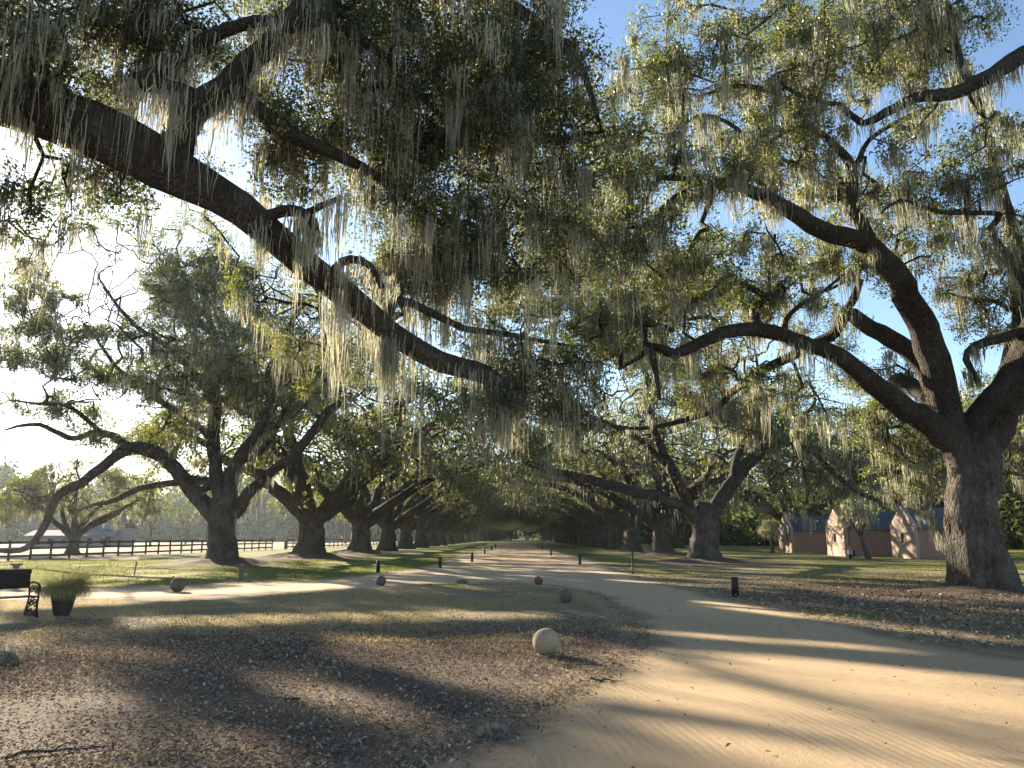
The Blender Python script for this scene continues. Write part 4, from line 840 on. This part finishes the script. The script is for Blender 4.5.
def cabin(x, y, label, wins=1, L=6.2, Wd=3.8, eave=2.25, apex=3.75):
    """near-left corner at (x, y); the gable faces -X, the long wall faces the camera"""
    t = thing('brick_cabin', label, 'cabin', (x, y, 0), 0, 'brick cabins in a row'); th = .28
    def gable(x0, win):
        m = MB(); c = Wd/2
        wl = [(c-.28, c+.28)] if win == 1 else [(c-.95, c-.45), (c+.45, c+.95)]
        z0, z1 = 1.15, 1.95
        ys_ = [0]+[q for w in wl for q in w]+[Wd]
        for a, b in zip(ys_[::2], ys_[1::2]): m.box((x0, a, 0), (x0+th, b, z1))
        for a, b in wl: m.box((x0, a, 0), (x0+th, b, z0))
        m.box((x0, 0, z1), (x0+th, Wd, eave))
        pv = np.array([(x0+e, yy, zz) for e in (0, th) for yy, zz in ((-.02, eave), (Wd+.02, eave), (c+.02, apex+.28), (c-.02, apex+.28), (-.02, eave+.26), (Wd+.02, eave+.26))])
        q = [(0, 1, 5, 4), (4, 5, 2, 3), (7, 6, 10, 11), (11, 10, 9, 8), (4, 3, 9, 10), (2, 5, 11, 8), (3, 2, 8, 9), (0, 4, 10, 6), (5, 1, 7, 11)]
        m.add(pv, q); w = m.build('gable_wall', M_GABLE, t)
        for a, b in wl:
            f = MB().box((x0+.05, a, z0), (x0+.12, a+.05, z1)).box((x0+.05, b-.05, z0), (x0+.12, b, z1)).box((x0+.05, a+.05, z1-.05), (x0+.12, b-.05, z1)).box((x0+.05, a+.05, z0), (x0+.12, b-.05, z0+.05)).box((x0+.07, (a+b)/2-.02, z0+.05), (x0+.1, (a+b)/2+.02, z1-.05)).build('window', M_TRIM, t)
            MB().box((x0+.125, a, z0), (x0+.15, b, z1)).build('pane', M_DARK, f); MB().box((x0-.04, a-.06, z0-.08), (x0+.05, b+.06, z0-.002)).build('sill', M_STONE, f)
    gable(0, wins); gable(L-th, 1)
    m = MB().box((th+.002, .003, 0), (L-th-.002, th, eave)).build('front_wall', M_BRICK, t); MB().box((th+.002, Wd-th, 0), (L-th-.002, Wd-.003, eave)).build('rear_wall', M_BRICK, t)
    c = Wd/2; sl = (apex-eave)/c; ro = MB()
    for s_ in (0, 1):
        yy = [-.22, c] if s_ == 0 else [Wd+.22, c]; zz = [eave-.22*sl+.1, apex+.1]
        for i in range(12):                      # courses of slate, each lapping the one below
            t0, t1 = i/12, (i+1)/12+.012; ya, yb = yy[0]+(yy[1]-yy[0])*t0, yy[0]+(yy[1]-yy[0])*min(t1, 1); za, zb = zz[0]+(zz[1]-zz[0])*t0, zz[0]+(zz[1]-zz[0])*min(t1, 1)
            v = [(xx, q, z+d) for xx in (th+.01, L-th-.01) for q, z, d in ((ya, za, .045), (yb, zb, .02), (yb, zb, -.03), (ya, za, -.01))]
            ro.add(v, [(0, 1, 5, 4), (1, 2, 6, 5), (2, 3, 7, 6), (3, 0, 4, 7), (0, 3, 2, 1), (4, 5, 6, 7)])
    rf = ro.build('roof', M_SLATE, t)
    MB().box((L+.003, c-.5, 0), (L+.5, c+.5, apex+.1)).box((L+.08, c-.38, apex+.1), (L+.46, c+.38, apex+.9)).box((L+.03, c-.43, apex+.9), (L+.5, c+.43, apex+1.0)).build('chimney', M_BRICK, t)
    return t
cab = [(G(845.5, 556.5), 'small brick cabin with pale sunlit gable, left of the bare-trunked tree'), (G(917, 559), 'brick cabin with mottled sunlit gable beside the massive trunk'), (G(792, 553), 'leftmost brick cabin, two dark windows in its gable'), (G(1075, 566), 'nearest brick cabin showing right of the massive trunk')]
for i, (g, lb) in enumerate(cab): cabin(g[0], g[1], lb, 2 if i == 2 else 1)
# lamp post and litter bin before the cabins, slender moss-hung tree
g = G(845.5, 558.2); o = thing('lamp_post', 'thin black lamp post in front of the sunlit cabin gable', 'lamp post', (g[0]+.4, g[1], 0))
MB().lathe([(.001, 0), (.11, 0), (.11, .25), (.05, .35), (.045, 2.6), (.001, 2.6)], 10).build('pole', M_BLACK, o, True); MB().lathe([(.001, 2.6), (.08, 2.62), (.13, 2.9), (.15, 2.92), (.02, 3.05), (.001, 3.1)], 10).build('lantern', M_BLACK, o, True)
M_WHITE = simple_mat('white_paint', (.6, .6, .58), (.75, .74, .7), 6, .6)
g = G(851, 558.2); o = thing('small_sign', 'small white and dark sign standing by the lamp post', 'sign', tuple(g)); MB().box((-.22, -.03, .28), (.12, 0, .62)).build('board', M_WHITE, o); MB().box((.12, -.04, .12), (.34, .02, .6)).build('panel', M_BLACK, o); MB().box((-.15, .003, 0), (-.1, .04, .3)).box((.2, .022, 0), (.25, .05, .3)).build('leg', M_BLACK, o)
def small_tree(px, pb, h, label, seed, lean, crown_r, nm=120, name='crape_myrtle', lf=18, spread=.5):
    rng = np.random.default_rng(seed); g = G(px, pb); k = Oak(seed); x, y = g[0], g[1]; t = thing(name, label, 'tree', (x, y, 0))
    k.limb([(x, y, -.05), (x-lean*.2, y, h*.18), (x-lean*.4, y, h*.36)], [.2, .15, .13], root=True, step=.3, name='trunk')
    for a in range(5):
        q = a*1.26+seed; k.limb([(x-lean*.4, y, h*.34), (x-lean*.5+math.cos(q)*crown_r*.35, y+math.sin(q)*crown_r*.35, h*.6), (x-lean*.5+math.cos(q)*crown_r*.6, y+math.sin(q)*crown_r*.6, h*.85)], [.09, .06, .03], step=.3)
    k.grow(blob(rng, (x-lean*.5, y, h*.75), (crown_r, crown_r, h*.28), 90), step=.4).finish(r0=.014, sides=5)
    mp = hang(k, rng, nm, .08); build_oak(k, t, dict(n_per=lf, spread=spread, size=.12, sprigs=5, tone=.25), dict(k=8, spread=.13, width=.03, seg=4, tone=.25), k.tipsP(), mp, mlen(rng, len(mp), .8, .4, 1.6), split=False)
small_tree(869, 559, 4.6, 'slender pale tree draped in moss between the two sunlit cabins', 71, 1.2, 1.6)
small_tree(773, 553, 3.4, 'small moss draped tree left of the leftmost cabin', 72, .3, 1.2)
for i, (px, pb, h, lb) in enumerate([(150, 547, 9, 'tall bare hazy shrub beyond the fence, left of the wide oak'), (185, 546, 7.5, 'bare hazy shrub beyond the fence, close to the wide oak'), (120, 547, 8, 'bare hazy shrub beside the dark roofed barn'), (345, 543.5, 9, 'bare hazy shrub in the pasture far behind the second left oak')]):
    small_tree(px, pb, h, lb, 80+i, .3, h*.38, 10, 'bare_shrub', 10, .9)

# ------------------------------------------------------------------ long barn beyond the fence
M_METAL = simple_mat('blue_grey_roof', (.08, .10, .14), (.12, .145, .19), 2, .9)
M_WALL = simple_mat('weathered_siding', (.16, .15, .14), (.25, .24, .22), 1.5, .85)
o = thing('barn', 'long low grey barn with blue grey roof beyond the left fence', 'barn', (-80, 138, 0), R(4)); o.scale = (.56, 1, .82)
MB().box((-10, 0, 0), (16, 8, 2.3)).build('lower_wall', M_WALL, o)
MB().add([(-10.5, -1.2, 2.2), (16.5, -1.2, 2.2), (16.5, 2.5, 3.4), (-10.5, 2.5, 3.4), (-10.5, -1.2, 2.3), (16.5, -1.2, 2.3), (16.5, 2.5, 3.5), (-10.5, 2.5, 3.5)], [(0, 1, 2, 3), (4, 7, 6, 5), (0, 4, 5, 1), (1, 5, 6, 2), (2, 6, 7, 3), (3, 7, 4, 0)]).build('lean_to_roof', M_METAL, o)
MB().box((4, 2.6, 2.4), (16, 9, 4.0)).build('upper_wall', M_WALL, o)
MB().add([(3.5, 2, 3.7), (16.8, 2, 3.7), (16.0, 5.8, 6.0), (4.2, 5.8, 6.0), (3.5, 9.6, 3.7), (16.8, 9.6, 3.7)], [(0, 1, 2, 3), (3, 2, 5, 4), (1, 5, 2, 2), (0, 3, 4, 4)][:2]).build('roof', M_METAL, o)
for i in range(6): MB().box((-8+i*4, -.02, .5), (-6.6+i*4, -.004, 1.7)).build('window', M_DARK, o)
MB().box((13.2, -.03, 0), (15, -.004, 2.1)).build('door', M_DARK, o)

# ------------------------------------------------------------------ iron bench at the left edge
g = G(26, 617); b = thing('garden_bench', 'black cast iron bench with scrollwork end at the left edge', 'bench', (g[0], g[1]+.05, 0), R(180+52))
# local: +X runs along the seat away from the visible end, -Y... the sitter faces +Y
M_IRON = simple_mat('black_cast_iron', (.008, .008, .008), (.018, .018, .018), 20, .75, .4, 0, .2)
Lb = 1.55
for i in range(5): MB().box((.02, -.02+i*.09, .41), (Lb, .05+i*.09, .435)).build('seat_slat', M_IRON, b)
back = MB()
for i in range(7):
    a = i/6; zc = .60+.28*a; yc = -.09-.05*a; MB
    back.tube([(.0, yc, zc), (Lb*.5, yc-.01, zc), (Lb, yc, zc)], [.033, .035, .033], 10)
back.tube([(-.02, -.15, .90), (Lb*.5, -.16, .91), (Lb+.02, -.15, .90)], [.055, .058, .055], 14)
back.build('backrest', M_IRON, b, True)
def spiral(c, r, a0, turns, n=26, shrink=.25):
    return [(0, c[0]+r*(1-(1-shrink)*t)*math.cos(a0+turns*6.283*t), c[1]+r*(1-(1-shrink)*t)*math.sin(a0+turns*6.283*t)) for t in np.linspace(0, 1, n)]
for xx in (0.0, Lb):
    m = MB(); sh = lambda pts: [(p[0]+xx, p[1], p[2]) for p in pts]
    m.tube(sh([(0, -.15, .93), (0, -.13, .75), (0, -.07, .55), (0, -.03, .42), (0, -.08, .25), (0, -.15, .1), (0, -.17, 0)]), [.02]*7, 8)
    m.tube(sh([(0, .44, .42), (0, .40, .3), (0, .42, .15), (0, .48, .02)]), [.02]*4, 8); m.tube(sh([(0, -.03, .42), (0, .2, .40), (0, .44, .42)]), [.018]*3, 8)
    m.tube(sh([(0, -.1, .66), (0, .1, .70), (0, .32, .68), (0, .45, .62), (0, .47, .54), (0, .42, .50), (0, .38, .55)]), [.022]*7, 8); m.tube(sh([(0, .44, .42), (0, .40, .55), (0, .36, .66)]), [.016]*3, 8)
    for c, r, a0, tn in (((.08, .55), .09, 0, 1.4), ((.25, .55), .09, 3.1, -1.4), ((-.02, .25), .09, 1.5, 1.3), ((.13, .30), .10, .5, 1.5), ((.30, .28), .09, 2.5, -1.4), ((.10, .12), .08, 4, 1.3), ((.30, .10), .09, 1, -1.4), ((-.08, .10), .08, 0, 1.4)):
        m.tube(sh(spiral(c, r, a0, tn)), [.014]*26, 6)
    m.tube(sh([(0, -.17, .0), (0, -.02, .05), (0, .1, .02), (0, .25, .05), (0, .4, .03), (0, .5, .0)]), [.015]*6, 6)
    m.build('end_frame', M_IRON, b, True)

# ------------------------------------------------------------------ potted reed grass beside the bench
g = G(54.5, 617); t = thing('planter', 'dark pot overflowing with arching reed grass beside the bench', 'planter', (g[0], g[1]+.25, 0)); t.scale = (.95, .95, .86)
M_POT = simple_mat('dark_clay_pot', (.025, .02, .015), (.06, .045, .035), 8, .8)
MB().lathe([(.001, 0), (.15, 0), (.17, .05), (.26, .5), (.285, .56), (.285, .62), (.26, .62), (.28, .56), (.001, .55)], 32).build('pot', M_POT, t, True)
def blades(n, base_fn, ln, w, rng, bend=1.0, seg=5, up=.9, az=None):
    b0 = base_fn(n); a = rng.uniform(0, 6.283, n) if az is None else az(n, b0); L = ln*rng.uniform(.5, 1.1, n); k = rng.uniform(.2, 1.25, n)*bend
    tt = np.linspace(0, 1, seg+1); ang = k[:, None]*tt*1.7+rng.uniform(.02, .35, n)[:, None]; dl = (L/seg)[:, None]
    dh = np.cumsum(np.sin(ang)*dl, 1)-np.sin(ang[:, :1])*dl; dz = np.cumsum(np.cos(ang)*dl, 1)-np.cos(ang[:, :1])*dl
    x = b0[:, :1]+dh*np.cos(a)[:, None]; y = b0[:, 1:2]+dh*np.sin(a)[:, None]; z = b0[:, 2:]+dz
    ww = w*np.interp(tt, [0, .3, 1], [.8, 1, .1])[None]*rng.uniform(.6, 1.3, (n, 1)); sx = -np.sin(a+rng.normal(size=n)*.6)[:, None]*ww; sy = np.cos(a)[:, None]*ww
    V = np.stack([np.stack([x-sx, y-sy, z], -1), np.stack([x+sx, y+sy, z], -1)], 2).reshape(-1, 3)
    q = (np.arange(n)*(seg+1)*2)[:, None]+(np.arange(seg)*2)[None]; F = np.stack([q, q+1, q+3, q+2], -1).reshape(-1, 4)
    return V, F, np.repeat(rng.uniform(0, 1, n), seg)
rng = np.random.default_rng(91)
def potb(n): a = rng.uniform(0, 6.28, n); r = np.sqrt(rng.uniform(.2, 1, n))*.26; return np.stack([r*np.cos(a), r*np.sin(a), np.full(n, .56)], 1)
V, F, tn = blades(2400, potb, .66, .0045, rng, 2.3, 9, az=lambda n, b: np.arctan2(b[:, 1], b[:, 0])+rng.normal(size=n)*.5)
V2, F2, tn2 = blades(600, lambda n: potb(n)+np.array((.06, 0, 0)), 1.0, .004, rng, 1.3, 7, az=lambda n, b: rng.normal(size=n)*.7)
link('reed_grass', mesh_np('reed_grass', np.concatenate([V, V2]), np.concatenate([F, F2+len(V)]), M_REED, attrs={'tone': np.concatenate([tn, tn2])}), t)

# ------------------------------------------------------------------ litter, chips, tufts, grass
def flat_leaves(xy, size, rng, z=.006):
    n = len(xy); a = rng.uniform(0, 6.283, n); L = size*rng.uniform(.4, 1.4, n); w = L*rng.uniform(.25, .6, n); ti = rng.normal(size=(n, 2))*.35
    d = np.stack([np.cos(a), np.sin(a), ti[:, 0]], 1)*L[:, None]*.5; s_ = np.stack([-np.sin(a), np.cos(a), ti[:, 1]], 1)*w[:, None]*.5
    c = np.column_stack([xy, z+np.abs(ti[:, 0])*L*.5+np.abs(ti[:, 1])*w*.5+rng.uniform(0, .012, n)]); up = np.zeros((n, 3)); up[:, 2] = L*.12
    V = np.stack([c-d, c+s_+up, c+d, c-s_+up], 1).reshape(-1, 3); return V, np.arange(4*n).reshape(-1, 4), rng.uniform(0, 1, n)
def scatter(n, x0, x1, y0, y1, rng, power=1.0):
    y = y0+(y1-y0)*rng.uniform(0, 1, n)**power; x = rng.uniform(0, 1, n)*(x1-x0)+x0; return np.column_stack([x, y])
rng = np.random.default_rng(101)
p = scatter(330000, -9, 3, 3.5, 17, rng, 1.25); p = p[np.abs(p[:, 0]) < .75*p[:, 1]+.6]; s1 = sdist(p)
keep = (s1 > -.15-.5*rng.exponential(.25, len(p))) & (rng.uniform(0, 1, len(p)) < np.clip((17-p[:, 1])/4, .12, 1)*np.clip(.6+.5*fbm(p[:, 0], p[:, 1], .8, 9), .15, 1)); p = p[keep]
V, F, tn = flat_leaves(p, .040, rng); tag(link('leaf_litter', mesh_np('leaf_litter', V, F, M_LITTER, attrs={'tone': tn})), 'brown leaf and bark litter covering the near left bed', 'litter', kind='stuff')
p = scatter(80000, 2, 24, 12, 40, rng, 1.4); s1 = sdist(p); d0 = np.hypot((p[:, 0]-13.3)/10, (p[:, 1]-21)/9)
p = p[(s1 > -.1-.4*rng.exponential(.3, len(p))) & (rng.uniform(0, 1, len(p)) < np.clip(1.5-d0, .05, 1))]
V, F, tn = flat_leaves(p, .075, rng); tag(link('fallen_leaves', mesh_np('fallen_leaves', V, F, M_LITTER, attrs={'tone': tn})), 'brown fallen leaves on the verge under the near right oak', 'leaves', kind='stuff')
p = scatter(5200, -3, 14, 4, 22, rng, 1.2); s1 = sdist(p); p = p[(s1 < 0) & (rng.uniform(0, 1, len(p)) < .10+.5*np.exp(s1/.5))]
V, F, tn = flat_leaves(p, .05, rng, .010); tag(link('road_leaves', mesh_np('road_leaves', V, F, M_LITTER, attrs={'tone': tn*.6})), 'scattered dark leaves and twigs lying on the sandy drive', 'leaves', kind='stuff')
def grass(name, n, box, ln, wd, rng, cond, label, tone=(0, 1), power=1.3):
    p = scatter(n, *box, rng, power); p = p[cond(p, rng)]
    V, F, tn = blades(len(p), lambda k: np.column_stack([p, np.zeros(len(p))]), ln, wd, rng, .9, 3); tn = tone[0]+(tone[1]-tone[0])*tn
    tag(link(name, mesh_np(name, V, F, M_GRASS, attrs={'tone': tn})), label, 'grass', kind='stuff')
clump = lambda p, s_, k: fbm(p[:, 0], p[:, 1], s_, k)
grass('lawn_grass', 150000, (-38, -2, 27, 58), .10, .009, rng, lambda p, g: (sdist(p) > .1) & (clump(p, .5, 4) > -.35) & (np.abs(p[:, 0]+.0) < .72*p[:, 1]), 'green and yellow winter lawn on the left', (.0, .75))
grass('verge_grass', 110000, (3, 34, 16, 52), .085, .008, rng, lambda p, g: (sdist(p) > .15) & (clump(p, .45, 5) > -.1) & (np.hypot((p[:, 0]-13.3)/7, (p[:, 1]-21)/6) > .8+.4*g.uniform(0, 1, len(p))) & (p[:, 0] < .75*p[:, 1]), 'thin tan and green grass on the right verge', (.25, 1))
grass('dead_grass', 130000, (-16, 3, 12.5, 27), .06, .005, rng, lambda p, g: (sdist(p) > .05) & (clump(p, .9, 6) > -.25+np.clip(15.5-p[:, 1], 0, 9)*.12) & (np.abs(p[:, 0]) < .72*p[:, 1]), 'short tan dormant grass between the mulch and the path', (.72, 1))
grass('mulch_grass', 16000, (-9, 2.2, 3.6, 15), .05, .0035, rng, lambda p, g: (sdist(p) > .1) & (clump(p, 1.6, 7) > .18), 'sparse dead grass poking through the mulch', (.6, 1), 1.1)
# fallen tufts of moss
def tuft(px, pb, r, lb, seed, h=.5):
    g = G(px, pb); rg = np.random.default_rng(seed); n = 900
    a = rg.uniform(0, 6.28, n); q = np.sqrt(rg.uniform(0, 1, n)); b = np.column_stack([q*np.cos(a)*r*.8, q*np.sin(a)*r*.7, (1-q**2)*r*h*.6])
    V, F, tn = blades(n, lambda k: b, r*.55, .006, rg, 1.6, 5)
    V[:, 2] = np.maximum(V[:, 2], .004)
    tag(link('moss_tuft', mesh_np('moss_tuft', V, F, M_MOSS, attrs={'tone': tn}), loc=tuple(g)), lb, 'moss tuft', 'fallen tufts of moss')
tuft(4, 664, .24, 'pale round tuft of fallen moss at the left edge', 1, .9); tuft(493, 737, .17, 'grey tuft of fallen moss where the mulch meets the drive', 2)
tuft(462, 583, .28, 'low tuft on the sandy path left of the lone stone ball', 6, .4)
# fallen twigs
def twig(px, py, L, a, lb, seed):
    rg = np.random.default_rng(seed); g = G(px, py); pts = [np.array((math.cos(a)*L*t, math.sin(a)*L*t, .02))+rg.normal(size=3)*(.03, .03, .006) for t in np.linspace(0, 1, 6)]
    m = MB().tube(pts, [.011, .012, .01, .009, .007, .003], 6); m.tube([pts[2], pts[2]+np.array((L*.18*math.cos(a+.8), L*.18*math.sin(a+.8), .03)), pts[2]+np.array((L*.3*math.cos(a+.6), L*.3*math.sin(a+.6), .01))], [.008, .006, .003], 5)
    o = m.build('fallen_twig', M_BARK); o.location = tuple(g); tag(o, lb, 'twig', 'fallen twigs')
twig(560, 668, .5, .4, 'twig lying just in front of the nearest stone ball', 1); twig(6, 760, .7, .5, 'twig in the bottom left corner', 2); twig(300, 705, .45, 2.2, 'twig lying in the middle of the mulch bed', 3); twig(592, 681, .3, -.3, 'short twig at the edge of the drive', 4)

# ------------------------------------------------------------------ haze
hz, nt, out = new_mat('haze'); pv = nt.nodes.new('ShaderNodeVolumePrincipled'); pv.inputs['Density'].default_value = .00014; pv.inputs['Color'].default_value = (.78, .88, 1, 1); pv.inputs['Anisotropy'].default_value = .45
nt.links.new(pv.outputs[0], out.inputs['Volume'])
tag(MB().box((-420, -70, -1), (420, 720, 36)).build('haze', hz), kind='stuff')
